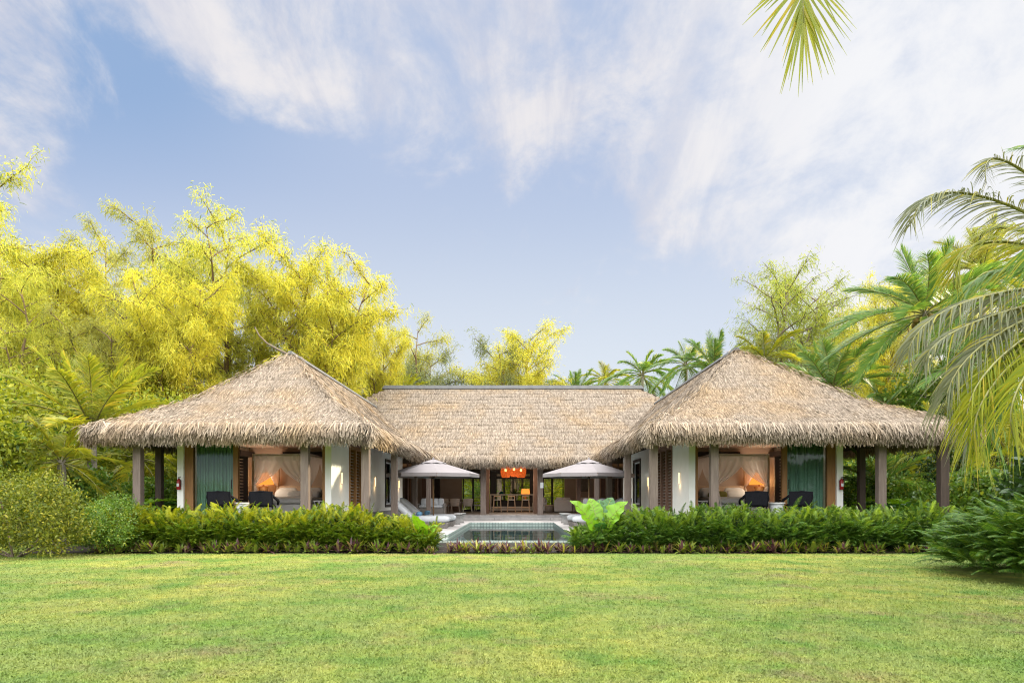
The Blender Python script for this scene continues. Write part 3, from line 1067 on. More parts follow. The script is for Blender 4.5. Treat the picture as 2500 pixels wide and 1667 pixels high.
    m = MB(); mbox(m, side, -12.2, -4.57, 20.12, 20.30, 3.24, 3.40)
    m.build('beam', M['post_dark'], T)
    m = MB(); mbox(m, side, -12.2, -10.81, 22.5, 22.7, 3.2, 3.38); mbox(m, side, -11.95, -11.7, 20.31, 22.49, 3.1, 3.3)
    m.build('beam', M['soffit'], T)
    return T


wing(-1, ZL, 'thatched bedroom pavilion with a bare branch above its peak and golden trees close behind')
wing(1, ZR, 'thatched bedroom pavilion whose outer eave is overhung by silvery palm fronds')


def living():
    T = thing('living_pavilion', 'long open living pavilion with a straight thatched roof behind the pool', 'house', (0, 0, 0))
    zf = lambda t: CZR + (ZE - CZR) * np.asarray(t, float)
    A, B = (CXA, CYR), (CXB, CYR)
    c = {'fl': (CX0, CY0), 'fr': (CX1, CY0), 'bl': (CX0, CY1), 'br': (CX1, CY1)}
    mb = MB()
    shell(mb, A, B, c['fl'], c['fr'], zf, 4)
    shell(mb, B, A, c['br'], c['bl'], zf, 4)
    shell(mb, A, A, c['bl'], c['fl'], zf, 4)
    shell(mb, B, B, c['fr'], c['br'], zf, 4)
    acc = Acc(); acc.mb(mb); acc.M[0] = np.array(mb.M)
    st = Acc()
    keep = lambda x, y, z: (z > zwing_xy(ZL, x, y) - .06) & (z > zwing_xy(ZR, x, y) - .06)
    slope_strips(st, A, B, c['fl'], c['fr'], zf, (0, -1), 210, .32, keep, wid=.0115)
    slope_strips(st, A, A, c['bl'], c['fl'], zf, (-1, 0), 20, .30, keep, wid=.034)
    slope_strips(st, B, B, c['fr'], c['br'], zf, (1, 0), 20, .30, keep, wid=.034)
    for i in range(len(st.V)):
        acc.add(st.V[i], st.F[i] - st.F[i].min(), 2)
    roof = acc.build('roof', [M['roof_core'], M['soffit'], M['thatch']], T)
    F = Acc()
    fringe_strips(F, (-4.35, CY0), (3.9, CY0), (0, -1), 560)
    fringe_strips(F, (-10, CY1), (9.6, CY1), (0, 1), 110, ZE - .1, 2.62)
    F.build('eave_fringe', M['fringe'], roof)
    m = MB()
    m.hexa([(CXA - .25, CYR - .2, CZR - .05), (CXB + .25, CYR - .2, CZR - .05), (CXB + .25, CYR + .2, CZR - .05), (CXA - .25, CYR + .2, CZR - .05),
            (CXA - .1, CYR - .12, CZR + .19), (CXB + .1, CYR - .12, CZR + .19), (CXB + .1, CYR + .12, CZR + .19), (CXA - .1, CYR + .12, CZR + .19)])
    m.build('ridge_cap', M['ridge'], roof, bevel=.03)
    m = MB(); m.box(-10.6, 10.1, 36.2, 49.0, 3.32, 3.40); m.build('ceiling', M['soffit'], T)
    m = MB(); m.box(-4.3, 3.8, 37.1, 37.3, 3.2, 3.318); m.build('beam', M['wood_red'], T)
    for x in (-1.83, 1.27):
        m = MB(); m.box(x - .15, x + .15, 37.05, 37.35, .5, 3.2); m.build('post', M['post'], T, bevel=.015)
    for x in (-1.78, 1.12, -5.5, 5.1):
        m = MB(); m.box(x - .14, x + .14, 40.5, 40.78, .5, 3.32); m.build('post', M['wood_red'], T, bevel=.012)
    for x in (-5.0, 4.55, 3.55):
        m = MB(); m.box(x - .13, x + .13, 39.3, 39.55, .5, 3.32); m.build('post', M['wood_red'], T, bevel=.012)
    # rear wall: solid ends, black frames, louvred openings
    Y = 47.5
    m = MB()
    m.box(-7.75, -6.0, Y, Y + .2, .5, 3.32); m.box(-5.35, -3.8, Y, Y + .2, .5, 3.32)
    m.build('wall', M['dark_wall'], T)
    m = MB(); m.box(3.3, 7.35, Y, Y + .2, .5, 3.32); m.build('wall', M['dark_wall'], T)
    m = MB(); m.box(-10.8, -10.6, 47.4, 47.7, .5, 3.32); m.box(10.17, 10.37, 47.4, 47.7, .5, 3.32); m.build('wall', M['dark_wall'], T)
    m = MB(); m.box(-6.0, -5.35, Y - .05, Y + .15, .5, 3.32); m.build('door', M['wood_black'], T)
    for a, b in ((-1.8, -1.48), (.97, 1.28)):
        m = MB(); m.box(a, b, Y - .15, Y + .2, .5, 3.32); m.build('column', M['wood_black'], T)
    m = MB(); m.box(-10.6, 10.1, Y - .04, Y + .16, 3.10, 3.318)
    m.build('header', M['wood_black'], T)
    for a, b in ((-10.6, -9.3), (-9.3, -7.8), (-3.75, -3.05), (-3.05, -2.38), (-2.38, -1.8), (-1.48, -.88), (-.88, -.26), (-.26, .38), (.38, .97), (1.28, 1.82), (1.82, 2.45), (2.45, 3.25), (7.4, 8.8), (8.8, 10.1)):
        m = MB()
        m.box(a + .003, a + .07, Y, Y + .12, .5, 3.10); m.box(b - .07, b - .003, Y, Y + .12, .5, 3.10)
        m.box(a + .07, b - .07, Y, Y + .12, 2.74, 2.92); m.box(a + .07, b - .07, Y, Y + .12, .5, .62)
        f = m.build('louvre_window', M['wood_black'], T)
        m = MB()
        for i in range(11):
            z = .74 + i * .185
            m.box(a + .07, b - .07, Y + .02, Y + .10, z, z + .014)
        m.box(a + .07, b - .07, Y + .02, Y + .10, 2.97, 3.03)
        m.build('blades', M['slat'], f)
    return T


living()

# ------------------------------------------------------------------ furniture of the bedrooms
def point_light(name, loc, power, col, r=.08, parent=None):
    l = bpy.data.lights.new(name, 'POINT')
    l.energy = power
    l.color = col
    l.shadow_soft_size = r
    return link(name, l, parent, loc)


def wall_lamp(side, x, y, z, label, outward=1, face='x'):
    """slim lit strip on a wall; the face it hangs on looks along +-x or -y"""
    T = thing('wall_lamp', label, 'wall lamp', (MX(side, x), y, z), 0, 'slim wall lamps')
    o = outward * (1 if side < 0 else -1)
    m = MB()
    if face == 'x':
        a, b = sorted((.012 * o, .05 * o)); m.box(a, b, -.018, .018, -.18, .18)
        m.build('lit_strip', M['sconce'], T)
        m = MB(); a, b = sorted((.0, .012 * o)); m.box(a, b, -.026, .026, -.2, .2)
        point_light('glow', (.10 * o, 0, -.25), 1.2, (1, .62, .28), .1, T)
    else:
        m.box(-.022, .022, -.05, -.012, -.24, .24)
        m.build('lit_strip', M['sconce'], T)
        m = MB(); m.box(-.035, .035, -.012, 0, -.26, .26)
        point_light('glow', (0, -.16, -.1), 4, (1, .6, .26), .1, T)
    m.build('back_plate', M['black'], T)


for s, nm in ((-1, 'pavilion left of the pool'), (1, 'pavilion right of the pool')):
    wall_lamp(s, -5.9, 22.9, 2.12, f'slim lit lamp on white wall before the louvre, {nm}')
    wall_lamp(s, -5.9, 28.3, 2.12, f'slim lit lamp between louvre and black window, {nm}')
    wall_lamp(s, -5.9, 34.0, 2.12, f'slim lit lamp on white wall past the black window, {nm}')
    wall_lamp(s, -10.05 if s < 0 else -10.25, 27.0, 2.2, f'slim lit lamp on bedroom back wall beside the bed, {nm}', face='y')


def bed(side, label):
    cx = MX(side, -8.35)
    T = thing('canopy_bed', label, 'bed', (cx, 25.45, .87), 0, 'canopy beds')
    w, y0, y1 = .98, -1.3, 1.3
    m = MB(); m.box(-.93, .93, -1.2, 1.2, .05, .36); m.build('bed_base', M['linen'], T, bevel=.02)
    m = MB(); m.pillow((0, 0, .48), .95, 1.23, .15, n=10, sq=.16); m.build('mattress', M['linen'], T, smooth=True)
    m = MB(); m.box(-.95, .95, 1.24, 1.32, .05, 1.05); m.build('headboard', M['wood_pale'], T, bevel=.02)
    for px in (-.5, .45):
        m = MB(); m.pillow((px, .88, .76), .40, .13, .22, pitch=-.5); m.build('pillow', M['linen'], T, smooth=True)
        m = MB(); m.pillow((px, .62, .70), .38, .12, .19, pitch=-.6); m.build('pillow', M['linen'], T, smooth=True)
    m = MB(); m.pillow((.05 if side < 0 else -.35, .32, .69), .36, .10, .15, pitch=-.5)
    m.build('cushion', M['wicker_white'] if side < 0 else M['olive'], T, smooth=True)
    for px in (-w, w):
        for py in (y0, y1):
            m = MB(); m.box(px - .03, px + .03, py - .03, py + .03, 0, 2.06); m.build('bed_post', M['wood_pale'], T)
    m = MB()
    for py in (y0, y1): m.box(-w - .03, w + .03, py - .03, py + .03, 2.06, 2.11)
    for px in (-w, w): m.box(px - .03, px + .03, y0 + .03, y1 - .03, 2.062, 2.108)
    m.build('canopy_frame', M['wood_pale'], T)
    m = MB()
    zt, zb = 2.14, 1.90
    def val(ax, ay, bx, by):
        L = math.hypot(bx - ax, by - ay)
        nx, ny = -(by - ay) / L, (bx - ax) / L
        def f(u, v):
            d = .012 * math.sin(u * L * 22) * v + .035
            return (ax + (bx - ax) * u - nx * d, ay + (by - ay) * u - ny * d, zt - (zt - zb) * v + .01 * math.sin(u * 9))
        m.grid(f, 60, 3)
    val(-w, y0, w, y0); val(w, y0, w, y1); val(-w, y1, -w, y0); val(w, y1, -w, y1)
    m.grid(lambda u, v: (-w + 2 * w * u, y0 + (y1 - y0) * v, zt - .03 * math.sin(math.pi * u) * math.sin(math.pi * v)), 8, 8)
    m.build('net_valance', M['net'], T, smooth=True)

    def drape(cx_, cy_, dx, dy, W):
        m = MB()
        px_, py_ = -dy, dx
        zg = 1.02
        def f(u, v):
            k = 1 - v ** 2.1
            d = u * W * k + u * .09 + .02
            r = .035 * math.sin(u * 26 + 2 * v) * (.4 + .6 * v)
            return (cx_ + dx * d + px_ * r, cy_ + dy * d + py_ * r, zt - .05 - (zt - .05 - zg) * v - .05 * u * (1 - v))
        m.grid(f, 34, 14)
        def g(u, v):
            d = .02 + u * (.09 + .26 * v ** .7)
            r = .03 * math.sin(u * 22 + 1) * (.5 + v)
            return (cx_ + dx * d + px_ * r, cy_ + dy * d + py_ * r, zg - (zg - .01) * v)
        m.grid(g, 22, 8)
        m.build('net_drape', M['net'], T, smooth=True)
    drape(-w, y0 - .03, 1, 0, w); drape(w, y0 - .03, -1, 0, w)
    for px in (-w, w):
        k = 1.03 * px
        drape(k, y0, 0, 1, 1.25); drape(k, y1, 0, -1, 1.25)
    return T


bed(-1, 'white canopy bed hung with mosquito net, a pale patterned cushion on its pillows')
bed(1, 'white canopy bed hung with mosquito net, an olive green cushion on its pillows')


def bedside(side, label_t, label_l):
    x, y = MX(side, -9.78), 26.35
    T = thing('bedside_table', label_t, 'table', (x, y, .87), 0, 'bedside tables')
    m = MB(); m.box(-.26, .26, -.22, .22, .52, .57); m.build('table_top', M['wood_gold'], T, bevel=.01)
    for a in (-.22, .22):
        for b in (-.18, .18):
            m = MB(); m.bar((a, b, 0), (a, b, .52), .05); m.build('leg', M['wood_gold'], T)
    m = MB(); m.box(-.24, .24, -.2, .2, .16, .19); m.build('shelf', M['wood_gold'], T)
    T = thing('table_lamp', label_l, 'lamp', (x, y, 1.44), 0, 'bedside lamps')
    m = MB(); m.lathe([(.09, 0), (.19, .42), (.17, .45), (.04, .47), (.03, .56)], n=16); m.build('lamp_base', M['wood_gold'], T, smooth=True)
    m = MB(); V = []
    n = 48
    prof = [(.36, .52), (.36, .58), (.31, .98)]
    for r, z in prof:
        for k in range(n):
            a = 2 * math.pi * k / n
            rr = r * (1 + .03 * (1 if k % 2 else -1))
            V.append((rr * math.cos(a), rr * math.sin(a), z))
    F = [(i * n + k, i * n + (k + 1) % n, (i + 1) * n + (k + 1) % n, (i + 1) * n + k) for i in range(2) for k in range(n)]
    m.add(V, F)
    m.build('lamp_shade', M['shade_glow'], T)
    m = MB(); m.pillow((0, 0, .72), .045, .045, .06, sq=1); m.build('bulb', M['bulb'], T, smooth=True)
    point_light('glow', (0, -.16, 1.12), 4, (1, .74, .50), .15, T)
    point_light('glow', (.25 * (1 if side < 0 else -1), -.75, .75), 26, (1, .80, .60), .12, T)


bedside(-1, 'small timber bedside table by the bed with the pale patterned cushion', 'lit orange ribbed lamp beside the bed with the pale patterned cushion')
bedside(1, 'small timber bedside table by the bed with the olive cushion', 'lit orange ribbed lamp beside the bed with the olive cushion')


def curtain(side, label):
    o = thing('curtain', label, 'curtain', (MX(side, -9.7), 22.05, .9), 0, 'green curtains')
    m = MB()
    def f(u, v):
        x = -.64 + 1.28 * u
        return (x, .045 * math.sin(u * 58 + .5 * math.sin(u * 9)) * (.6 + .4 * v) + .015 * math.sin(u * 143), 2.45 - 2.42 * v)
    m.grid(f, 240, 6)
    m.build('cloth', M['curtain'], o, smooth=True)
    m = MB(); m.tube([(-.68, 0, 2.47), (.68, 0, 2.47)], .015); m.build('rail', M['black'], o)


curtain(-1, 'sea green curtain behind the glass door farthest from the overhanging palm')
curtain(1, 'sea green curtain behind the glass door nearest the overhanging palm')


def armchair(side, x, label):
    T = thing('rattan_armchair', label, 'armchair', (MX(side, x), 20.95, .85), R(12) * (1 if side < 0 else -1), 'black rattan armchairs on the terraces')
    m = MB()
    m.grid(lambda u, v: (-.31 + .62 * u, -.40 - .10 * v + .06 * math.sin(math.pi * u) * -1, .38 + .40 * v + .02 * math.sin(math.pi * u)), 8, 6)
    m.grid(lambda u, v: (-.31 + .62 * u, -.36 - .10 * v + .06 * math.sin(math.pi * u) * -1, .38 + .40 * v + .02 * math.sin(math.pi * u)), 8, 6)
    m.tube([(-.32, -.37, .34), (-.32, -.49, .79), (0, -.56, .81), (.32, -.49, .79), (.32, -.37, .34)], .022)
    m.build('backrest', M['rattan'], T, smooth=True)
    m = MB(); m.pillow((0, -.02, .38), .33, .36, .055, n=6, sq=.25); m.build('seat', M['rattan'], T, smooth=True)
    for a in (-1, 1):
        m = MB()
        m.tube([(a * .32, -.46, .70), (a * .36, -.25, .62), (a * .40, .05, .56), (a * .40, .30, .50), (a * .37, .40, .40)], [.03, .04, .045, .045, .03])
        m.build('armrest', M['rattan'], T, smooth=True)
        for b in (-.36, .36):
            m = MB(); m.tube([(a * .30, b * .9, .36), (a * .36, b, 0)], [.022, .016]); m.build('leg', M['rattan'], T)
    return T


armchair(-1, -9.05, 'black rattan armchair before the glass door farthest from the overhanging palm')
armchair(-1, -7.78, 'black rattan armchair with its back turned, facing the bed with the pale patterned cushion')
armchair(1, -9.05, 'black rattan armchair before the glass door nearest the overhanging palm')
armchair(1, -7.72, 'black rattan armchair with its back turned, facing the bed with the olive cushion')
for s, nm in ((-1, 'bed with the pale patterned cushion'), (1, 'bed with the olive cushion')):
    T = thing('drum_table', f'small round pale table between the black armchairs before the {nm}', 'table', (MX(s, -8.38), 20.9, .85), 0, 'small terrace tables')
    m = MB(); m.lathe([(.22, 0), (.19, .2), (.22, .44)], n=20); m.build('drum', M['wicker_white'], T, smooth=True)
    m = MB(); m.lathe([(.25, .44), (.25, .475)], n=24); m.build('table_top', M['linen'], T)
    T = thing('luggage_rack', f'white lattice bench beside the {nm}', 'bench', (MX(s, -6.62), 23.6, .87), 0, 'white lattice benches')
    m = MB(); m.box(-.36, .36, -.2, .2, .46, .5); m.build('bench_top', M['linen'], T)
    for b in (-.17, .17):
        m = MB()
        for k in range(4):
            x0 = -.34 + .17 * k
            m.bar((x0, b, 0.02), (x0 + .17, b, .46), .022); m.bar((x0 + .17, b, .02), (x0, b + .003, .46), .022)
        m.bar((-.35, b, .01), (.35, b, .01), .025)
        m.build('lattice', M['linen'], T)
    T = thing('fire_extinguisher', f'red fire extinguisher hung on the white wall end of the pavilion {"left" if s < 0 else "right"} of the pool', 'extinguisher', (MX(s, -10.7), 21.60, 1.72), 0, 'fire extinguishers')
    m = MB(); m.lathe([(.05, 0), (.062, .02), (.062, .27), (.045, .32), (.02, .34)], n=14); m.build('cylinder', M['red'], T, smooth=True)
    m = MB(); m.box(-.02, .02, -.02, .02, .34, .37); m.bar((-.02, -.01, .39), (.07, -.01, .41), .02); m.build('valve', M['black'], T)
    m = MB(); m.tube([(.02, -.02, .36), (.08, -.03, .30), (.075, -.03, .12)], .01); m.build('hose', M['black'], T)
    m = MB(); m.box(-.035, .035, -.066, -.058, .10, .2); m.build('label_plate', M['paper'], T)
    m = MB(); m.box(-.03, .03, .055, .098, .1, .3); m.build('bracket', M['black'], T)


# ------------------------------------------------------------------ living pavilion: furniture and lamps
def dining_chair(x, y, rz, label):
    T = thing('dining_chair', label, 'chair', (x, y, .5), rz, 'woven chairs round the dining table')
    m = MB()
    m.grid(lambda u, v: ((-.27 + .54 * u) * (1 + .12 * v), -.20 - .12 * v - .07 * math.sin(math.pi * u), .40 + .46 * v), 8, 8)
    m.grid(lambda u, v: ((-.27 + .54 * u) * (1 + .12 * v), -.17 - .12 * v - .07 * math.sin(math.pi * u), .40 + .46 * v), 8, 8)
    m.tube([(-.27, -.2, .40), (-.31, -.32, .86), (0, -.40, .88), (.31, -.32, .86), (.27, -.2, .40)], .02)
    m.build('backrest', M['wicker_white'], T, smooth=True)
    m = MB(); m.pillow((0, .04, .43), .28, .27, .06, n=6, sq=.3); m.build('seat', M['wicker_white'], T, smooth=True)
    for a in (-1, 1):
        m = MB(); m.tube([(a * .29, -.26, .66), (a * .33, .02, .66), (a * .31, .24, .62), (a * .27, .26, .44)], .022); m.build('armrest', M['wicker_white'], T, smooth=True)
        for b in (-1, 1):
            m = MB(); m.tube([(a * .23, b * .2, .42), (a * .28, b * .26, 0)], [.024, .015], 6); m.build('leg', M['linen'], T)
    return T


xs = [PX(u, 1212, 44.2)[0] for u in (1090, 1113, 1146)]
dining_chair(xs[0], 44.5, R(-28), 'white woven dining chair turned sideways at the dark table, farthest from the pillar')
dining_chair(xs[1], 43.9, R(0), 'white woven dining chair in the middle of the row at the dark table')
dining_chair(xs[2] - .1, 44.0, R(8), 'white woven dining chair at the dark table, nearest the pillar')
dining_chair(xs[2] + .55, 45.2, R(80), 'white woven dining chair at the end of the dark table beside the louvres')
T = thing('dining_table', 'dark dining table with woven white chairs around it', 'table', (xs[1] + .1, 45.1, .5))
m = MB(); m.box(-1.0, 1.0, -.45, .45, .72, .77); m.build('table_top', M['wood_black'], T, bevel=.01)
for a in (-.85, .85):
    for b in (-.35, .35):
        m = MB(); m.bar((a, b, 0), (a, b, .72), .07); m.build('leg', M['wood_black'], T)

T = thing('bar_table', 'high grey oak bar table behind the three counter stools', 'table', (-.32, 44.6, .5))
m = MB(); m.box(-1.42, 1.42, -.30, .30, 1.10, 1.165); m.build('table_top', M['wood_grey'], T, bevel=.006)
for a in (-1.39, 1.39):
    m = MB(); m.box(a - .03, a + .03, -.29, .29, 0, 1.10); m.build('side_panel', M['wood_grey'], T)
m = MB(); m.box(-1.355, 1.355, .1, .14, .09, .22); m.box(-1.355, 1.355, .1, .14, .24, .36); m.build('foot_panel', M['wood_grey'], T)


def stool(x, label):
    T = thing('counter_stool', label, 'stool', (x, 43.95, .5), 0, 'counter stools at the bar table')
    m = MB(); m.box(-.22, .22, -.17, .2, .77, .83); m.build('seat', M['linen'], T, bevel=.015)
    for a in (-1, 1):
        m = MB(); m.bar((a * .27, -.24, 0), (a * .19, -.2, 1.08), .045); m.build('leg', M['wood_pale'], T)
        m = MB(); m.bar((a * .26, .24, 0), (a * .2, .18, .78), .045); m.build('leg', M['wood_pale'], T)
    m = MB(); m.bar((-.25, -.225, .33), (.25, -.225, .33), .03, .05); m.bar((-.24, .22, .28), (.24, .22, .28), .03, .04); m.build('footrest', M['wood_pale'], T)
    m = MB(); m.bar((-.2, -.2, 1.03), (.2, -.2, 1.03), .03, .07); m.build('backrest', M['wood_pale'], T)
    return T


stool(PX(1214, 0, 43.9)[0], 'pale timber counter stool nearest the teal lamp at the bar table')
stool(PX(1248.5, 0, 43.9)[0], 'pale timber counter stool in the middle of the bar table')
stool(PX(1283, 0, 43.9)[0], 'pale timber counter stool in front of the lit orange table lamp')

T = thing('console_table', 'low dark console table behind the bar table', 'table', (-.1, 46.6, .5))
m = MB(); m.box(-1.3, 1.3, -.22, .22, .70, .76); m.build('table_top', M['wood_black'], T)
m = MB(); m.box(-1.2, 1.2, -.2, .2, 0, .70); m.build('cabinet_body', M['wood_black'], T)

T = thing('table_lamp', 'lit orange drum lamp standing near the dark leaved plant behind the bar table', 'lamp', (PX(1283, 0, 46.6)[0], 46.6, 1.26))
m = MB(); m.lathe([(.10, 0), (.12, .05), (.06, .3), (.03, .42)], n=14); m.build('lamp_base', M['wood_gold'], T, smooth=True)
m = MB(); m.lathe([(.30, .42), (.26, .78)], n=24, cap=False); m.build('lamp_shade', M['shade_glow'], T, smooth=True)
m = MB(); m.pillow((0, 0, .58), .05, .05, .06, sq=1); m.build('bulb', M['bulb'], T, smooth=True)
point_light('glow', (0, -.4, .6), 25, (1, .5, .2), .15, T)
T = thing('table_lamp', 'dark teal dome lamp by the black column behind the bar table', 'lamp', (PX(1224.5, 0, 46.6)[0], 46.6, 1.26))
m = MB(); m.lathe([(.09, 0), (.09, .03), (.02, .05), (.02, .34)], n=12); m.build('lamp_base', M['black'], T)
m = MB(); m.lathe([(.19, .30), (.19, .42), (.15, .53), (.06, .60), (.01, .61)], n=18, cap=False); m.build('lamp_shade', M['teal'], T, smooth=True)

# dark leaved plant in a pot on the console
T = thing('potted_plant', 'dark leaved plant in a pot on the console behind the bar table', 'plant', (PX(1256, 0, 46.6)[0], 46.6, 1.26))
m = MB(); m.lathe([(.10, 0), (.15, .12), (.13, .28), (.11, .30)], n=16); m.build('pot', M['black'], T, smooth=True)
A = Acc()
n = 34
az = rng.uniform(0, 6.28, n); el = rng.uniform(.25, 1.45, n)
D = np.column_stack([np.cos(az) * np.cos(el), np.sin(az) * np.cos(el), np.sin(el)])
A.rib(np.tile((0, 0, .28), (n, 1)), D, unit(np.cross(D, (0, 0, 1.0))) * .055, rng.uniform(.4, .75, n), np.tile((0, 0, -.12), (n, 1)), (.12, .2, 1, .9, .1))
A.build('foliage', M['shrub_dark'], T)


def pendant(x, y, z, r, h, label):
    T = thing('pendant_lamp', label, 'lamp', (x, y, z), 0, 'woven pendant lamps over the bar')
    m = MB()
    n, k = 28, 7
    prof = [(r * (.30 + .70 * math.sin(math.pi * (.16 + .62 * i / k))), h * (1 - i / k)) for i in range(k + 1)]
    V, F = [], []
    for i in range(n):                                   # woven verticals
        a = 2 * math.pi * i / n
        m.tube([(rr * math.cos(a + .35 * j / k), rr * math.sin(a + .35 * j / k), zz) for j, (rr, zz) in enumerate(prof)], .007, 4)
    for rr, zz in prof:
        m.tube([(rr * math.cos(2 * math.pi * q / 20), rr * math.sin(2 * math.pi * q / 20), zz) for q in range(21)], .008, 4, cap=False)
    m.lathe([(rr * .97, zz) for rr, zz in prof], n=24, cap=False)
    m.build('lamp_shade', M['rattan_glow'], T)
    m = MB(); m.pillow((0, -.0, h * .55), .06, .06, .08, sq=1, n=6); m.build('bulb', M['bulb'], T, smooth=True)
    m = MB(); m.tube([(0, 0, h), (0, 0, 3.31 - z)], .008, 5); m.build('cord', M['black'], T)
    point_light('glow', (0, -r - .1, -.15), 32, (1, .78, .58), .15, T)


for (u, v, Y, r, lab) in ((1234.5, 1165, 40.6, .30, 'woven orange pendant lamp hanging nearest the teal lamp'),
                          (1253, 1160, 41.4, .28, 'woven orange pendant lamp at the back of the cluster, half hidden'),
                          (1272, 1165, 40.4, .30, 'woven orange pendant lamp hanging nearest the lit drum lamp'),
                          (1255, 1163, 39.9, .24, 'woven orange pendant lamp in front of the others, smallest of the cluster')):
    p = PX(u, v, Y)
    pendant(p[0], Y, p[2], r, .78, lab)
for u, lab in ((1203, 'small glowing spotlight high on the black column nearest the dining table'), (1302, 'small glowing spotlight high on the black column nearest the white sofa')):
    p = PX(u, 1141, 47.1)
    T = thing('spotlight', lab, 'spotlight', (p[0], 47.2, p[2]), 0, 'spotlights on the columns')
    m = MB(); m.lathe([(.05, -.12), (.05, .1)], n=12); m.build('housing', M['black'], T)
    m = MB(); m.pillow((0, -.07, 0), .06, .04, .06, sq=1, n=6); m.build('lens', M['bulb'], T, smooth=True)
    point_light('glow', (0, -.3, -.1), 14, (1, .74, .5), .1, T)
    m = MB(); m.box(-.02, .02, .04, .15, -.02, .02); m.build('bracket', M['black'], T)


def sofa(x, y, rz, w, label, nc):
    T = thing('white_sofa', label, 'sofa', (x, y, .5), rz, 'white sofas in the living pavilion')
    m = MB(); m.box(-w / 2, w / 2, -.42, .42, .06, .40); m.build('seat', M['cushion'], T, bevel=.05)
    m = MB(); m.box(-w / 2, w / 2, -.50, -.425, .06, .80); m.build('backrest', M['cushion'], T, bevel=.04)
    for a in (-1, 1):
        m = MB(); a0, a1 = sorted((a * w / 2, a * (w / 2 - .18))); m.box(a0, a1, -.42, .42, .405, .62); m.build('armrest', M['cushion'], T, bevel=.04)
    for i in range(nc):
        m = MB(); m.pillow((-w / 2 + .35 + (w - .7) * i / max(1, nc - 1), -.26, .72), .26, .11, .25, yaw=rng.normal(0, .25), pitch=.25, n=6, sq=.4); m.build('cushion', M['cushion'], T, smooth=True)


sofa(PX(1374, 0, 44)[0], 44, 0, 1.15, 'white armchair sofa with its back turned, piled with cushions, beside the wicker basket', 3)
sofa(PX(1312, 0, 45.2)[0] + .1, 45.2, R(90), 1.5, 'white sofa half hidden behind the pillar with the paper notice', 2)
sofa(PX(1440, 0, 44)[0], 44.2, 0, 1.5, 'white sofa below the framed dark print', 3)
T = thing('wicker_basket', 'round wicker basket between two white sofas', 'basket', (PX(1341, 0, 43.6)[0], 43.6, .5))
m = MB(); m.lathe([(.24, 0), (.28, .22), (.27, .44)], n=20, cap=True); m.build('basket_body', M['wicker'], T, smooth=True)
m = MB(); m.lathe([(.285, .44), (.285, .47)], n=20); m.build('lid', M['wood_pale'], T)
T = thing('side_cabinet', 'small white side cabinet between the white sofas', 'cabinet', (PX(1405, 0, 44)[0], 44, .5))
m = MB(); m.box(-.2, .2, -.2, .2, .05, .5); m.build('cabinet_body', M['linen'], T, bevel=.008)
m = MB(); m.box(-.215, .215, -.215, .215, .505, .53); m.build('cabinet_top', M['linen'], T)
m = MB(); m.box(-.18, .18, -.212, -.203, .08, .27); m.box(-.18, .18, -.212, -.203, .29, .48); m.build('drawer', M['cushion'], T)
T = thing('framed_print', 'framed dark print on the taupe wall above the white sofa', 'picture', (PX(1423, 1181, 47.4)[0], 47.44, 2.38))
m = MB(); m.box(-.36, .36, -.012, .01, -.46, .46); m.build('print', M['art'], T)
m = MB(); m.box(-.4, -.36, -.03, .04, -.5, .5); m.box(.36, .4, -.03, .04, -.5, .5); m.box(-.36, .36, -.03, .04, .46, .5); m.box(-.36, .36, -.03, .04, -.5, -.46); m.build('frame', M['wood_black'], T)
T = thing('paper_notice', 'white paper notice fixed to the grey pillar', 'notice', (1.35, 37.04, 2.12))
m = MB(); m.box(-.085, .085, -.012, 0, -.15, .15); m.build('sheet', M['paper'], T)
m = MB()
for i in range(7): m.box(-.06, .06 - .05 * (i % 3 == 2), -.0145, -.0125, .10 - i * .035, .105 - i * .035)
m.build('ruled_lines', M['cushion'], T)
# things seen through the glazed corners
for s, nm in ((-1, 'left'), (1, 'right')):
    T = thing('floor_lamp', f'lit orange floor lamp inside the glazed corner room {nm} of the bar', 'lamp', (MX(s, -7.15), 41.8, .5), 0, 'floor lamps behind the glass')
    m = MB(); m.lathe([(.16, 0), (.16, .03), (.015, .05), (.015, 1.5)], n=12); m.build('stand', M['black'], T)
    m = MB(); m.lathe([(.22, 1.45), (.18, 1.85)], n=20, cap=False); m.build('lamp_shade', M['shade_glow'], T)
    point_light('glow', (0, -.5, 1.6), 30, (1, .5, .2), .15, T)
    T = thing('dark_armchair', f'dark upholstered armchair inside the glazed corner room {nm} of the bar', 'armchair', (MX(s, -6.9), 40.4, .5), R(20), 'dark armchairs behind the glass')
    m = MB(); m.box(-.4, .4, -.38, .38, .08, .42); m.build('seat', M['black'], T, bevel=.05)
    m = MB(); m.box(-.4, .4, .30, .42, .43, .88); m.build('backrest', M['black'], T, bevel=.05)
    for a in (-1, 1):
        m = MB(); a0, a1 = sorted((a * .4, a * .29)); m.box(a0, a1, -.38, .29, .43, .62); m.build('armrest', M['black'], T, bevel=.03)
T = thing('framed_print', 'small glowing orange print behind the glass of the corner room', 'picture', (-8.05, 46.2, 2.35))
m = MB(); m.box(-.3, .3, -.012, .01, -.34, .34); m.build('print', M['art_orange'], T)
m = MB(); m.box(-.34, -.3, -.03, .03, -.38, .38); m.box(.3, .34, -.03, .03, -.38, .38); m.box(-.3, .3, -.03, .03, .34, .38); m.box(-.3, .3, -.03, .03, -.38, -.34); m.build('frame', M['wood_gold'], T)
m = MB(); m.box(-.03, .03, .03, .06, -2.0, .2); m.bar((-.2, .03, -1.84), (.2, .03, -1.84), .04); m.build('easel', M['wood_gold'], T)


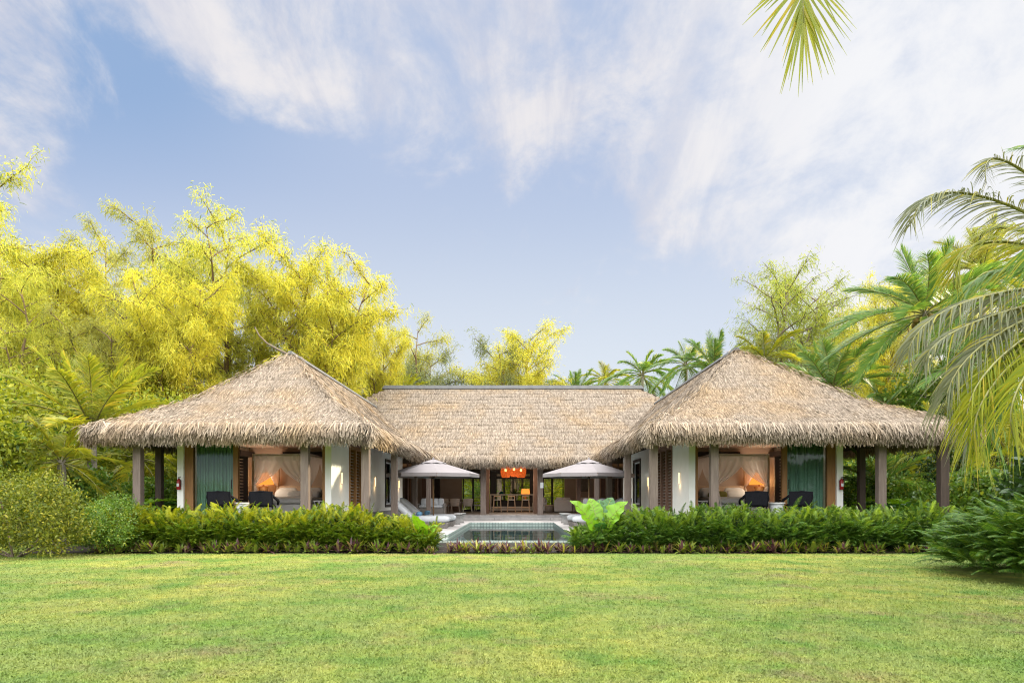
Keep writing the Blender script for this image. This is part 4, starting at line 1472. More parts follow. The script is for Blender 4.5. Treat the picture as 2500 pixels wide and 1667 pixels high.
# ------------------------------------------------------------------ pool terrace furniture
def umbrella(x, y, label, rot):
    T = thing('parasol', label, 'parasol', (x, y, DZ), rot, 'mauve grey parasols by the pool')
    r, zr, zp = 1.92, 2.20, 2.74
    n = 8
    m = MB()
    def P(a, q, off=0):
        seg = a / (2 * math.pi) * n
        i = math.floor(seg); f = seg - i
        a0, a1 = 2 * math.pi * i / n, 2 * math.pi * (i + 1) / n
        x0, y0, x1, y1 = math.cos(a0), math.sin(a0), math.cos(a1), math.sin(a1)
        sag = 4 * f * (1 - f)
        rr = r * q * (1 - .035 * sag * q)
        return ((x0 + (x1 - x0) * f) * rr, (y0 + (y1 - y0) * f) * rr, zp - (zp - zr) * q ** 1.12 - .05 * sag * q * (1 - q) + off)
    m.grid(lambda u, v: P(u * 2 * math.pi * .99999, .10 + .90 * v), 64, 8)
    m.grid(lambda u, v: (lambda p: (p[0], p[1], p[2] - .14 * v))(P(u * 2 * math.pi * .99999, 1.0)), 64, 1)
    can = m.build('canopy', M['umbrella'], T)
    m = MB()
    m.grid(lambda u, v: (lambda p: (p[0], p[1], p[2] + .075 - .04 * v + .012 * math.sin(u * 16 * math.pi) * v))(P(u * 2 * math.pi * .99999, .02 + .26 * v)), 64, 3)
    m.lathe([(.05, zp + .07), (.04, zp + .13), (.01, zp + .15)], n=10)
    m.build('vent_cap', M['umbrella'], can)
    m = MB(); m.tube([(0, 0, .1), (0, 0, zp + .05)], .032, 10); m.build('pole', M['teak'], T, smooth=True)
    m = MB(); m.lathe([(.06, 2.0), (.075, 2.05), (.06, 2.14)], n=12); m.build('hub', M['wood_black'], T)
    for k in range(n):
        a = 2 * math.pi * k / n
        p = P(a, 1.0)
        m = MB()
        q = P(a, .12)
        m.bar((q[0], q[1], q[2] - .03), (p[0], p[1], p[2] - .03), .025, .03)
        m.bar((.05 * math.cos(a), .05 * math.sin(a), 2.07), (P(a, .52)[0], P(a, .52)[1], P(a, .52)[2] - .04), .02, .025)
        m.build('rib', M['teak'], T)
    m = MB(); m.lathe([(.34, 0), (.34, .06), (.06, .1), (.05, .32)], n=20); m.build('base', M['concrete'], T)
    return T


umbrella(-3.46, 28.3, 'open mauve grey parasol between the two loungers in front of the wicker sofa', R(11))
umbrella(2.98, 28.3, 'open mauve grey parasol standing behind the big lime leaved taro', R(4))


def lounger(x, y, side, label):
    """head away from the pool; local +x points to the foot"""
    T = thing('sun_lounger', label, 'sun lounger', (x, y, DZ), 0 if side < 0 else R(180), 'white cushioned sun loungers by the pool')
    m = MB(); m.hexa([(-1.1, -.34, 0), (1.0, -.34, 0), (1.0, .34, 0), (-1.1, .34, 0), (-1.15, -.38, .22), (1.06, -.38, .22), (1.06, .38, .22), (-1.15, .38, .22)])
    m.build('wicker_base', M['wicker'], T, bevel=.02)
    m = MB(); m.pillow((.36, 0, .36), .74, .40, .15, n=10, sq=.2); m.build('seat_cushion', M['cushion'], T, smooth=True)
    V = MB(); V.pillow((0, 0, 0), .60, .39, .13, n=10, sq=.22)
    c, s_ = math.cos(R(42)), math.sin(R(42))
    W = [(-.80 + (px * c + pz * s_), py, .76 + (-px * s_ + pz * c)) for px, py, pz in V.V]
    m = MB(); m.add(W, V.F); m.build('back_cushion', M['cushion'], T, smooth=True)
    m = MB()
    for b in (-.33, .33):
        m.bar((-.36, b, .24), (-1.22, b, 1.02), .05); m.bar((-1.05, b, .80), (-1.12, b, .2), .04)
    m.bar((-1.2, -.33, 1.0), (-1.2, .33, 1.0), .05)
    m.build('back_frame', M['wicker'], T)
    m = MB(); m.tube([(-.12, -.28, .57), (-.12, .28, .57)], .10, 12); m.build('rolled_towel', M['blue'], T, smooth=True)
    m = MB(); m.pillow((-1.22, 0, 1.14), .06, .25, .07, n=6); m.build('head_pillow', M['blue'], T, smooth=True)
    return T


lounger(-3.78, 27.35, -1, 'white cushioned sun lounger in the front, left of the pool, beside the lime leaf')
lounger(-3.72, 29.3, -1, 'white cushioned sun lounger behind another, left of the pool, nearest the wicker sofa')
lounger(3.30, 27.35, 1, 'white cushioned sun lounger right of the pool, half hidden by the big taro leaves')
lounger(3.26, 29.3, 1, 'white cushioned sun lounger right of the pool, second from the taro leaves')
for x, y, lab in ((-2.78, 31.2, 'grey hourglass side table on the left of the pool, nearer the loungers'), (-2.72, 32.7, 'grey hourglass side table on the left of the pool, nearer the steps'),
                  (2.32, 31.2, 'grey hourglass side table on the right of the pool, nearer the loungers'), (2.30, 32.7, 'grey hourglass side table on the right of the pool, nearer the steps')):
    T = thing('hourglass_table', lab, 'table', (x, y, DZ), 0, 'grey hourglass tables by the pool')
    m = MB(); m.lathe([(.20, 0), (.18, .08), (.15, .2), (.17, .32), (.27, .44)], n=24); m.build('pedestal', M['concrete'], T, smooth=True)
    m = MB(); m.lathe([(.285, .442), (.29, .455), (.285, .48)], n=24); m.build('table_top', M['concrete'], T)
for s, lab in ((-1, 'grey wicker sofa with white cushions behind the left parasol'), (1, 'grey wicker sofa with white cushions behind the right parasol, hidden by leaves')):
    T = thing('wicker_sofa', lab, 'sofa', (MX(s, -4.72), 37.75, .5), 0, 'grey wicker sofas by the pool')
    T.scale = (.72, 1, 1)
    m = MB(); m.box(-.95, .95, -.42, .38, .05, .38); m.build('seat_frame', M['wicker'], T, bevel=.03)
    m = MB(); m.box(-.95, .95, .385, .50, .05, .78); m.build('backrest', M['wicker'], T, bevel=.03)
    for a in (-1, 1):
        m = MB(); a0, a1 = sorted((a * .955, a * 1.08)); m.box(a0, a1, -.42, .5, .05, .64); m.build('armrest', M['wicker'], T, bevel=.03)
    for a in (-.46, .46):
        m = MB(); m.pillow((a, -.04, .46), .45, .40, .09, n=8, sq=.22); m.build('seat_cushion', M['cushion'], T, smooth=True)
    for a in (-.62, -.15, .30, .68):
        m = MB(); m.pillow((a, .24, .70), .24, .10, .22, yaw=rng.normal(0, .2), pitch=-.3, n=6, sq=.4); m.build('back_cushion', M['cushion'], T, smooth=True)

# ------------------------------------------------------------------ vegetation
def tube_np(acc, pts, rad, n=6, mi=0):
    m = MB(); m.tube(pts, rad, n, cap=False)
    acc.add(np.array(m.V), np.array(m.F), mi)


def casuarina_mesh(h, spread, dens, seed, limbs=16, low=.22, leafm='casuarina', bark='bark_gold', lean=(0, 0), sag=.5, fork=3, nw=.020):
    """feathery tree: leaders, arching limbs, twigs, and drooping needle sprays along the twigs"""
    g = np.random.default_rng(seed)
    tr, cr = Acc(), Acc()
    base = np.zeros(3)
    leaders = []
    top = np.array((lean[0], lean[1], h * .93))
    r0 = .018 * h
    k = 8
    s = np.linspace(0, 1, k)
    wob = np.cumsum(g.normal(0, .012 * h, (k, 2)), axis=0)
    tp = np.column_stack([lean[0] * s ** 1.5 + wob[:, 0], lean[1] * s ** 1.5 + wob[:, 1], h * .93 * s])
    tube_np(tr, tp, list(r0 * (1 - s * .93)), 8)
    leaders.append((tp, 1.0))
    for f in range(fork):
        t0 = g.uniform(.18, .45)
        p = np.array([np.interp(t0, s, tp[:, i]) for i in range(3)])
        a = g.uniform(0, 6.28)
        ln = h * g.uniform(.42, .62) * (1 - t0 * .4)
        d = np.array((math.cos(a) * .42, math.sin(a) * .42, 1.0)); d /= np.linalg.norm(d)
        q = p + d * (ln * s)[:, None] + np.column_stack([np.cumsum(g.normal(0, .010 * h, (k, 2)), axis=0), 0 * s]) + np.array((0, 0, .10 * ln)) * (s ** 2)[:, None]
        tube_np(tr, q, list(r0 * .55 * (1 - s * .92)), 6)
        leaders.append((q, .75))
    clusters, cdir = [], []
    for q, sc in leaders:
        nl = int(limbs * sc)
        for i in range(nl):
            t = low + (1 - low) * (i + g.random()) / nl if sc == 1 else .2 + .8 * (i + g.random()) / nl
            p = np.array([np.interp(t, s, q[:, j]) for j in range(3)])
            a = i * 2.4 + g.uniform(-.6, .6)
            up = g.uniform(.35, 1.05)
            shape = math.sin(math.pi * min(1, .22 + .80 * (1 - p[2] / h))) ** .8 + .10
            ln = spread * sc * shape * g.uniform(.6, 1.1)
            d = np.array((math.cos(a), math.sin(a), up)); d /= np.linalg.norm(d)
            kk = 6
            ss = np.linspace(0, 1, kk)
            L = p + d * (ln * ss)[:, None] + np.array((0, 0, -.25 * ln * sag)) * (ss ** 2)[:, None] + np.cumsum(g.normal(0, .03 * ln, (kk, 3)), axis=0) * ss[:, None]
            tube_np(tr, L, list(.010 * ln * 1.5 * (1 - ss * .85) + .012), 5)
            for jx in range(int(5 + ln * 2.2)):
                t2 = g.uniform(.22, 1.0)
                pp = np.array([np.interp(t2, ss, L[:, j]) for j in range(3)])
                d2 = unit(d + g.normal(0, .55, 3))
                l2 = ln * g.uniform(.14, .36) + .25
                e = pp + d2 * l2 + np.array((0, 0, -.12 * l2))
                tube_np(tr, [pp, (pp + e) / 2 + np.array((0, 0, .04 * l2)), e], [.016, .011, .006], 3)
                m = max(3, int(l2 * 9))
                tt = g.random(m)
                clusters.append(pp + (e - pp) * tt[:, None] + g.normal(0, .10, (m, 3)))
                cdir.append(np.tile(d2, (m, 1)))
    P = np.concatenate(clusters); Dd = np.concatenate(cdir)
    rep = max(1, int(dens))
    P = np.repeat(P, rep, 0); Dd = np.repeat(Dd, rep, 0)
    n = len(P)
    D = unit(Dd * .55 + g.normal(0, .75, (n, 3)) + np.array((0, 0, -.22)))
    L = g.uniform(.16, .40, n)
    W = unit(np.cross(D, unit(g.normal(size=(n, 3))))) * (nw * g.uniform(.6, 1.3, n))[:, None]
    P = P + g.normal(0, .22, (n, 3))
    cr.rib(P, D, W, L, np.tile((0, 0, -.16), (n, 1)), (.7, 1, .25))
    return tr, cr, n


TREES = {}


def casuarina(key, x, y, h_scale, rot, label, group='feathery casuarina trees', **kw):
    """first use of a key builds the tree; later uses copy it"""
    if key not in TREES:
        T = thing('casuarina_tree', label, 'tree', (x, y, 0), rot, group)
        tr, cr, n = casuarina_mesh(**kw)
        tr.build('trunk', M[kw.get('bark', 'bark_gold')], T, smooth=True)
        cr.build('crown', M[kw.get('leafm', 'casuarina')], T)
        TREES_V[key] = np.concatenate(cr.V)[::3]
        TREES[key] = T
    else:
        T = copy_tree(TREES[key])
        T['label'] = label
        T.location = (x, y, 0)
        T.rotation_euler = (0, 0, rot)
    return T


def cas(key, u, vtop, Y, rot, label, slim=1.0, **kw):
    """a tree at distance Y, grown to the height whose top stands at (u, vtop) in the photograph"""
    x, y, z = PX(u, vtop, Y)
    if key in TREES:
        kw = {}
    T = casuarina(key, x, Y, z, rot, label, **kw)
    V = TREES_V[key]
    c, s_ = math.cos(rot), math.sin(rot)
    W = np.column_stack([(V[:, 0] * c - V[:, 1] * s_) * slim, (V[:, 0] * s_ + V[:, 1] * c) * slim, V[:, 2]])
    sc = z / V[:, 2].max()
    for _ in range(4):
        q = (W[:, 2] * sc - 1.5) / (Y + W[:, 1] * sc)
        i = np.argsort(q)[-12]
        sc *= ((1212 - vtop) / 1667 * (Y + W[i, 1] * sc) + 1.5) / (W[i, 2] * sc)
    T.scale = (sc * slim, sc * slim, sc)
    dx = (u - 1262) / 1667 * (Y + W[i, 1] * sc) - W[i, 0] * sc
    T.location.x = x + max(-2.5, min(2.5, dx - x))
    return T


TREES_V = {}
cas('a', 80, 362, 37, 0.3, 'tallest yellow green casuarina, cut by the edge of the picture above the lime bushes', h=20, spread=3.4, dens=6, seed=3, limbs=22, low=.2, fork=3)
cas('b', 500, 450, 41, 1.0, 'tall golden casuarina with a lone leaning tip, rising highest over the left pavilion roof', h=20, spread=3.6, dens=6, seed=5, limbs=22, low=.30, fork=4)
cas('c', 300, 485, 43, 2.0, 'feathery yellow casuarina with twin tips beside the tall golden one with a leaning tip', h=19, spread=3.3, dens=6, seed=8, limbs=20, low=.28, fork=4, leafm='casuarina_olive')
cas('d', 655, 540, 39, 0.0, 'bright yellow bushy casuarina standing right behind the peak of the left pavilion roof', h=17, spread=4.0, dens=7, seed=12, limbs=22, low=.15, fork=4, leafm='casuarina_lime')
cas('a', 800, 620, 43, 2.2, 'golden casuarina on the right of the left pavilion peak, with a narrow upright tip', slim=.62)
cas('c', 150, 560, 45, 4.0, 'olive casuarina with dusky branches next to the tallest tree', h=19)
cas('d', 560, 640, 34.5, 4.4, 'golden casuarina with low spreading limbs close behind the left pavilion eave', h=17)
cas('d', 880, 775, 47, 2.5, 'yellow casuarina whose low crown tops the join of the two roofs', slim=.55)
cas('c', 230, 690, 36, 1.0, 'shorter olive casuarina above the young palm by the porch', h=19)
cas('b', 60, 640, 33, 5.1, 'shorter yellow casuarina rising behind the lime bushes', h=20)
cas('b', 760, 690, 46, 0.9, 'slender golden casuarina between the roof peak and the narrow upright tip', slim=.6)
cas('c', 210, 520, 48, 2.9, 'feathery olive casuarina farthest back on the left, with a single thin tip', slim=.8)
cas('d', 45, 560, 42, 1.7, 'bushy yellow casuarina at the left picture edge below the tallest tree')
cas('e', 1030, 760, 56, 0.6, 'thin wispy casuarina with sky showing through, at the end of the straight roof ridge', h=17, spread=3.2, dens=5, seed=21, limbs=16, low=.3, fork=2, leafm='casuarina_olive')
cas('f', 1105, 838, 58, 0.0, 'low grey green casuarina above the straight roof, beside the wispy one', h=14, spread=3.2, dens=6, seed=23, limbs=18, low=.2, fork=3, leafm='casuarina_grey', bark='bark')
cas('f', 1228, 845, 60, 2.1, 'narrow grey green casuarina leaning against the yellow tree above the straight roof', h=14)
cas('g', 1322, 775, 57, 0.4, 'single bright yellow casuarina above the middle of the straight roof', h=17, spread=4.0, dens=5, seed=31, limbs=24, low=.15, fork=4, lean=(.8, 0), leafm='casuarina_lime')
cas('h', 1990, 605, 47, 0.0, 'open casuarina with bare showing branches beside the coconut palms', h=19, spread=5.0, dens=3, seed=41, limbs=20, low=.25, fork=3, lean=(1.0, 0), leafm='casuarina_green', bark='bark')
cas('d', 2130, 660, 52, 2.2, 'lime green casuarina behind the tallest coconut palm', slim=.8)
cas('g', 2060, 745, 50, 1.2, 'lime green casuarina between the open branched one and the tallest coconut palm', slim=.8)
cas('f', 1165, 800, 56, 3.3, 'grey green casuarina just left of the yellow tree above the straight roof')
cas('f', 1885, 800, 44, 1.0, 'bushy yellow green casuarina standing below the open bare branched one', h=14)
cas('g', 1745, 838, 58, 3.0, 'small yellow casuarina peeping over the right pavilion peak', h=17)
cas('e', 2420, 560, 46, 2.0, 'thin yellow casuarina glowing behind the silvery palm', h=17)

for i, (x, y, k_, sz) in enumerate(((23, -4, 'd', .92), (25, .5, 'b', .8), (22.5, 5, 'd', .95), (25.5, 9, 'c', .85), (23, 13, 'd', .9), (26, 11, 'b', .8), (26.5, 16.4, 'd', .72))):
    T = casuarina(k_, x, y, 1, i * 1.1, 'casuarina in the row along the right side of the lawn, outside the picture', group='casuarinas along the right side of the lawn')
    T['group'] = 'casuarinas along the right side of the lawn'
    T.scale = (sz, sz, sz)

# the crooked bare branch over the left roof peak belongs to the tree behind it
m = MB()
T0 = TREES['d']
pts = [PX(u, v, 28.0) for u, v in ((622, 798), (632, 818), (652, 838), (676, 852), (706, 866), (735, 878))]
m.tube([((p[0] - T0.location.x) / T0.scale.x, (p[1] - T0.location.y) / T0.scale.y, p[2] / T0.scale.z) for p in pts], [.02, .03, .04, .05, .055, .06], 7)
br = m.build('bare_branch', M['bark'], None, smooth=True)
br.parent = T0
br.matrix_parent_inverse.identity()


# ---- palms
def frond_arrays(g, path, length_scale, leaf_len, nleaf, droop, width=.022, vang=.55, start=.16, twist=0.0, tipmin=.35, sweep=.55, fan=False):
    """one coconut frond along a given path (k,3); returns rib points and leaflet arrays"""
    k = len(path)
    cum = np.concatenate([[0], np.cumsum(np.linalg.norm(np.diff(path, axis=0), axis=1))])
    cum /= cum[-1]
    s = np.linspace(start, .995, nleaf)
    P = np.column_stack([np.interp(s, cum, path[:, i]) for i in range(3)])
    P2 = np.column_stack([np.interp(np.minimum(s + .03, 1), cum, path[:, i]) for i in range(3)])
    P1 = np.column_stack([np.interp(np.maximum(s - .03, 0), cum, path[:, i]) for i in range(3)])
    T = unit(P2 - P1)
    up = np.array((0, 0, 1.0))
    side = unit(np.cross(T, up) + 1e-4)
    if fan:
        ex = np.tile((1.0, .25, 0), (nleaf, 1)); side = unit(ex - T * (ex * T).sum(1)[:, None])
    nrm = np.cross(side, T)
    if twist:
        c, s_ = math.cos(twist), math.sin(twist)
        side, nrm = side * c + nrm * s_, nrm * c - side * s_
    prof = np.clip(np.sin(np.pi * (.12 + .80 * (s - start) / (1 - start))) ** .7, tipmin, 1)
    out = []
    for sg in (-1, 1):
        a = .95 - sweep * (s - start) / (1 - start)               # leaflets sweep forward towards the tip
        if fan:
            a = np.clip(1.3 - 14 * (s - .912), .06, 1.3)
        D = unit(T * np.cos(a)[:, None] + side * (sg * np.sin(a))[:, None] + nrm * vang * .5 + g.normal(0, .10, (nleaf, 3)))
        L = leaf_len * prof * g.uniform(.75, 1.1, nleaf) * np.where(g.random(nleaf) < .06, .5, 1)
        W = unit(np.cross(D, nrm) * .45 + nrm * .9 + T * .5) * (width * (.5 + .5 * prof))[:, None]
        if fan:
            W = unit(np.cross(D, nrm)) * width
        B = np.column_stack([np.zeros((nleaf, 2)), -L * droop * g.uniform(.7, 1.3, nleaf)])
        out.append((P + g.normal(0, .004, (nleaf, 3)), D, W, L, B))
    return [np.concatenate(x) for x in zip(*out)]


def arc_path(az, el, length, bend, k=10, base=(0, 0, 0), side=0.0):
    s = np.linspace(0, 1, k)
    d = np.array((math.cos(az) * math.cos(el), math.sin(az) * math.cos(el), math.sin(el)))
    sd = np.array((-math.sin(az), math.cos(az), 0))
    p = np.array(base) + d * (length * s)[:, None]
    p[:, 2] -= length * bend * s ** 2.1
    p += sd * (side * length * s ** 2)[:, None]
    return p


def palm_crown(seed, nf=22, length=3.4, leaf_len=.8, droop=.55, lo=-.7, hi=1.35, nleaf=64, bend=.45, width=.026):
    g = np.random.default_rng(seed)
    lf, rb = Acc(), Acc()
    for i in range(nf):
        q = (i + .5) / nf
        el = hi + (lo - hi) * q ** .85 + g.normal(0, .08)
        az = i * 2.399 + g.normal(0, .15)
        L = length * (.72 + .28 * math.sin(math.pi * min(1, q * 1.2))) * g.uniform(.9, 1.08)
        path = arc_path(az, el, L, bend * (.55 + .75 * math.cos(el)) * g.uniform(.8, 1.2), side=g.normal(0, .05))
        tube_np(lf, path, list(np.linspace(.035, .006, len(path))), 4, 1)
        lf.rib(*frond_arrays(g, path, 1, leaf_len, nleaf, droop * g.uniform(.7, 1.3), width), (.55, 1, .7, .12))
    return lf


PALMS = {}
PALM_H = 6.0


def palm(key, x, y, zc, rot, label, sc=1.0, leafm='palm', trunk=True, fruit=False, lean=.0, group='coconut palms around the house', **kw):
    T = thing('coconut_palm', label, 'palm', (x, y, 0), rot, group)
    if key not in PALMS:
        cr = palm_crown(**kw)
        PALMS[key] = cr.build('crown', [M[leafm], M['rachis']], T, (0, 0, zc))
        o = PALMS[key]
    else:
        o = PALMS[key].copy(); C.objects.link(o); o.parent = T; o.location = (0, 0, zc)
        if leafm != 'palm':
            o.data = o.data.copy(); o.data.materials[0] = M[leafm]
    o.scale = (sc,) * 3
    if trunk:
        m = MB()
        k = 12
        m.tube([(-lean * (1 - (i / k)) ** 2, 0, (zc + .1) * i / k) for i in range(k + 1)], [.20 - .08 * i / k + (.12 if i == 0 else 0) for i in range(k + 1)], 10)
        m.build('trunk', M['palm_bark'], T, smooth=True)
    if fruit:
        m = MB()
        g = np.random.default_rng(77)
        for i in range(18):
            a = g.uniform(0, 6.28)
            m.pillow((math.cos(a) * g.uniform(.2, .5), math.sin(a) * g.uniform(.2, .5), zc - g.uniform(.2, .75)), .12, .12, .15, n=5, sq=1)
        m.build('coconut_cluster', M['coconut'], T, smooth=True)
    return T


def palm_at(key, u, v, Y, rot, label, **kw):
    p = PX(u, v, Y)
    return palm(key, p[0], Y, p[2], rot, label, **kw)


palm_at('p1', 2258, 765, 32.5, 0.2, 'big green coconut palm with a cluster of coconuts, tallest beside the right pavilion', fruit=True, lean=.8, seed=101, nf=34, length=5.0, leaf_len=1.05, droop=.17, lo=-.8, hi=1.45, nleaf=92, bend=.27)
palm_at('p2', 2030, 955, 36, 1.0, 'young coconut palm with upright fronds standing close behind the right roof slope', seed=103, nf=20, length=4.3, leaf_len=.9, droop=.25, lo=.25, hi=1.45, nleaf=72, bend=.26)
palm_at('p3', 1868, 880, 43, 2.0, 'coconut palm with yellowish fronds peeping over the right pavilion roof', leafm='palm_yellow', seed=105, nf=20, length=3.6, leaf_len=.8, droop=.38, lo=-.5, hi=1.4, nleaf=66, bend=.38)
palm_at('p2', 1745, 905, 50, 3.1, 'green coconut palm directly behind the right pavilion peak', sc=.95)
palm_at('p4', 1675, 890, 53, 4.2, 'coconut palm rising behind the ridge slope left of the right pavilion peak', seed=107, nf=22, length=3.4, leaf_len=.75, droop=.36, lo=-.7, hi=1.35, nleaf=64, bend=.38)
palm_at('p4', 1568, 915, 57, 0.3, 'round crowned coconut palm above the end of the straight ridge, largest of its row', sc=1.15)
palm_at('p4', 1478, 930, 61, 1.7, 'small coconut palm above the straight roof, middle of its row', sc=.92, leafm='palm_yellow')
palm_at('p2', 1405, 965, 58, 0.2, 'lowest coconut palm above the straight roof, nearest the single yellow casuarina', sc=.75)
palm_at('p2', 985, 965, 50, 2.4, 'small yellow lit coconut palm where the left roof meets the straight ridge', sc=.6, leafm='palm_yellow')
palm_at('p4', 2170, 1010, 33, 0.5, 'low coconut palm behind the flaring eave of the right roof', sc=.95)
palm_at('p1', 2400, 660, 37, 2.6, 'yellow lit coconut palm farther back behind the silvery fronds', sc=.8, leafm='palm_yellow')
palm_at('p4', 2400, 890, 30, 1.2, 'shaded coconut palm below the tallest one', sc=1.1)
palm_at('p3', 2300, 1085, 26.5, 2.0, 'low green palm seen between the porch posts of the right pavilion', sc=.95, leafm='palm')
palm_at('p2', 2150, 1190, 26.0, 4.0, 'young palm with a yellowing frond behind the dark posts', sc=.62)
palm_at('p3', 2470, 1120, 24, 0.8, 'low dark palm beneath the silvery fronds, behind the fern bush', sc=.95, leafm='palm')
palm_at('p2', 225, 1050, 23.5, 2.1, 'young palm with an upright bright frond over the left end of the roof', sc=.95, leafm='palm_yellow')
palm_at('p3', 340, 1120, 25.8, 0.4, 'low palm behind the left porch posts', sc=.85, leafm='palm')
palm_at('p4', 150, 1130, 21.5, 1.3, 'palm with a drooping dry frond among the lime bushes', sc=.75, leafm='palm_yellow')

# the near palm whose fronds hang in from the right
T = thing('coconut_palm', 'nearest coconut palm, its silvery fronds reaching into view over the right pavilion', 'palm', (9.4, 10.2, 0), 0, None)
m = MB(); m.tube([(0.7 - .7 * (i / 10) ** .7, 0, 4.7 * i / 10) for i in range(11)], [.24 - .009 * i for i in range(11)], 12)
m.build('trunk', M['palm_bark'], T, smooth=True)
g = np.random.default_rng(5)
cc = np.array((9.4, 10.2, 4.7))


def near_frond(name, pts, leaf_len, droop, mat, nleaf=70, width=.0125, twist=0.0, start=.10, vang=.4, parent=T, org=(9.4, 10.2, 0), tipmin=.35, sweep=.55, fan=False):
    pts = np.array(pts, float) - np.array(org)
    k = 16
    t = np.linspace(0, 1, len(pts))
    tt = np.linspace(0, 1, k)
    if len(pts) == 3:                                      # smooth arc through three points
        a, b, c = pts
        ctrl = 2 * b - .5 * (a + c)
        path = ((1 - tt) ** 2)[:, None] * a + (2 * tt * (1 - tt))[:, None] * ctrl + (tt ** 2)[:, None] * c
    else:
        path = np.column_stack([np.interp(tt, t, pts[:, i]) for i in range(3)])
        for _ in range(3):
            path[1:-1] = (path[:-2] + path[1:-1] * 2 + path[2:]) / 4
    A = Acc()
    A.rib(*frond_arrays(g, path, 1, leaf_len, nleaf, droop, width, vang, start, twist, tipmin, sweep, fan), (.6, 1, .85, .5, .1))
    f = A.build('frond', M[mat], parent)
    m = MB(); m.tube(path, list(np.linspace(.035, .005, k)), 6); m.build('rib', M['rachis'], f, smooth=True)
    return f


def pt(u, v, Y):
    return PX(u, v, Y)


for a_, b_, ll, dr, mt, nl in (
        (pt(2400, 480, 9.6), pt(2222, 552, 9.0), .70, .62, 'palm_silver', 110), (pt(2490, 412, 9.9), pt(2408, 448, 9.4), .55, .4, 'palm_silver', 80),
        (pt(2430, 590, 10.4), pt(2330, 705, 10.2), .70, .55, 'palm_yellow', 96), (pt(2450, 660, 10.8), pt(2330, 790, 10.8), .75, .6, 'palm', 96),
        (pt(2390, 728, 9.4), pt(2215, 868, 8.9), .68, .75, 'palm_silver', 116), (pt(2400, 780, 9.0), pt(2262, 895, 8.6), .62, .75, 'palm_silver', 110),
        (pt(2440, 815, 8.8), pt(2310, 1010, 8.3), .78, .85, 'palm_silver', 116), (pt(2470, 850, 8.5), pt(2365, 1060, 8.0), .75, .85, 'palm_yellow', 110),
        (pt(2480, 880, 8.3), pt(2385, 1100, 7.9), .78, .8, 'palm_yellow', 110), (pt(2500, 840, 8.6), pt(2420, 1070, 8.2), .80, .75, 'palm', 110),
        (pt(2540, 870, 8.0), pt(2480, 1080, 7.6), .80, .75, 'palm_yellow', 110), (pt(2470, 900, 8.9), pt(2360, 1110, 8.7), .75, .7, 'palm_silver', 110),
        (pt(2560, 600, 8.0), pt(2620, 700, 7.0), .8, .6, 'palm', 90), ((10.6, 9.4, 5.9), (12.6, 8.8, 5.2), .8, .6, 'palm', 90),
        ((10.3, 11.6, 6.2), (11.4, 13.4, 5.6), .8, .6, 'palm', 90), ((9.0, 10.6, 6.6), (8.5, 11.6, 7.4), .7, .4, 'palm', 90),
        (pt(2480, 560, 11.0), pt(2390, 600, 11.6), .7, .6, 'palm_yellow', 90), (pt(2470, 760, 10.0), pt(2370, 900, 10.0), .75, .7, 'palm', 100)):
    near_frond('frond', [cc, a_, b_], ll, dr, mt, nl)

# the tall palm standing beside the camera, one frond hanging into the top of the picture
T2 = thing('coconut_palm', 'coconut palm out of frame above, its single frond hanging into the top of the sky', 'palm', (4.6, 1.6, 0), 0, None)
m = MB(); m.tube([(.5 - .5 * (i / 10) ** .7, 0, 8.1 * i / 10) for i in range(11)], [.24 - .009 * i for i in range(11)], 12)
m.build('trunk', M['palm_bark'], T2, smooth=True)
c2 = np.array((4.6, 1.6, 8.1))
o2 = (4.6, 1.6, 0)
near_frond('frond', [c2, pt(2010, -560, 4.6), pt(1950, -150, 4.7), pt(1962, 58, 4.7)], .62, .08, 'palm_yellow', 330, .0105, 0.0, .1, .1, T2, o2, .8, .38, True)
for a, e in ((.3, .5), (1.2, .7), (-.6, .3), (-1.4, .6), (-2.2, .2), (0.9, .1), (-.1, 1.1)):
    p2 = arc_path(a, e, 3.6, .45, 6, c2)
    near_frond('frond', list(p2), .8, .6, 'palm', 54, .022, 0, .1, .4, T2, o2)


# ---- shrubs: leaf clumps through an uneven volume
def shrub_acc(seed, rx, ry, h, n, size, clumps=40, flat=.35, stems=8):
    g = np.random.default_rng(seed)
    A = Acc()
    d = unit(g.normal(size=(clumps, 3)))
    d[:, 2] = d[:, 2] * np.where(d[:, 2] < 0, .75, 1.1)
    rad = g.uniform(.55, 1.0, clumps) ** .5
    cen = d * rad[:, None] * np.array((rx, ry, h * .50)) + np.array((0, 0, h * .42))
    cen[:, 2] = np.clip(cen[:, 2], .10, None)
    cs = g.uniform(.16, .34, clumps) * (rx + ry + h) / 3
    i = g.integers(0, clumps, n)
    off = unit(g.normal(size=(n, 3))) * (g.random(n) ** .45)[:, None] * cs[i][:, None]
    P = cen[i] + off
    ok = P[:, 2] > .03
    P, off = P[ok], off[ok]
    n = len(P)
    D = unit(off * .8 + g.normal(0, .4, (n, 3)) + np.array((0, 0, flat)))
    L = size * g.uniform(.6, 1.35, n)
    W = unit(np.cross(D, g.normal(size=(n, 3)))) * (L * .24)[:, None]
    A.rib(P, D, W, L, np.column_stack([np.zeros((n, 2)), -L * .25]), (.15, 1, .85, .1))
    for j in range(stems):
        e = cen[g.integers(0, clumps)]
        tube_np(A, [(e[0] * .1, e[1] * .1, 0), (e[0] * .5, e[1] * .5, e[2] * .55), e], [.03, .022, .008], 5, 1)
    return A


SHR = {}


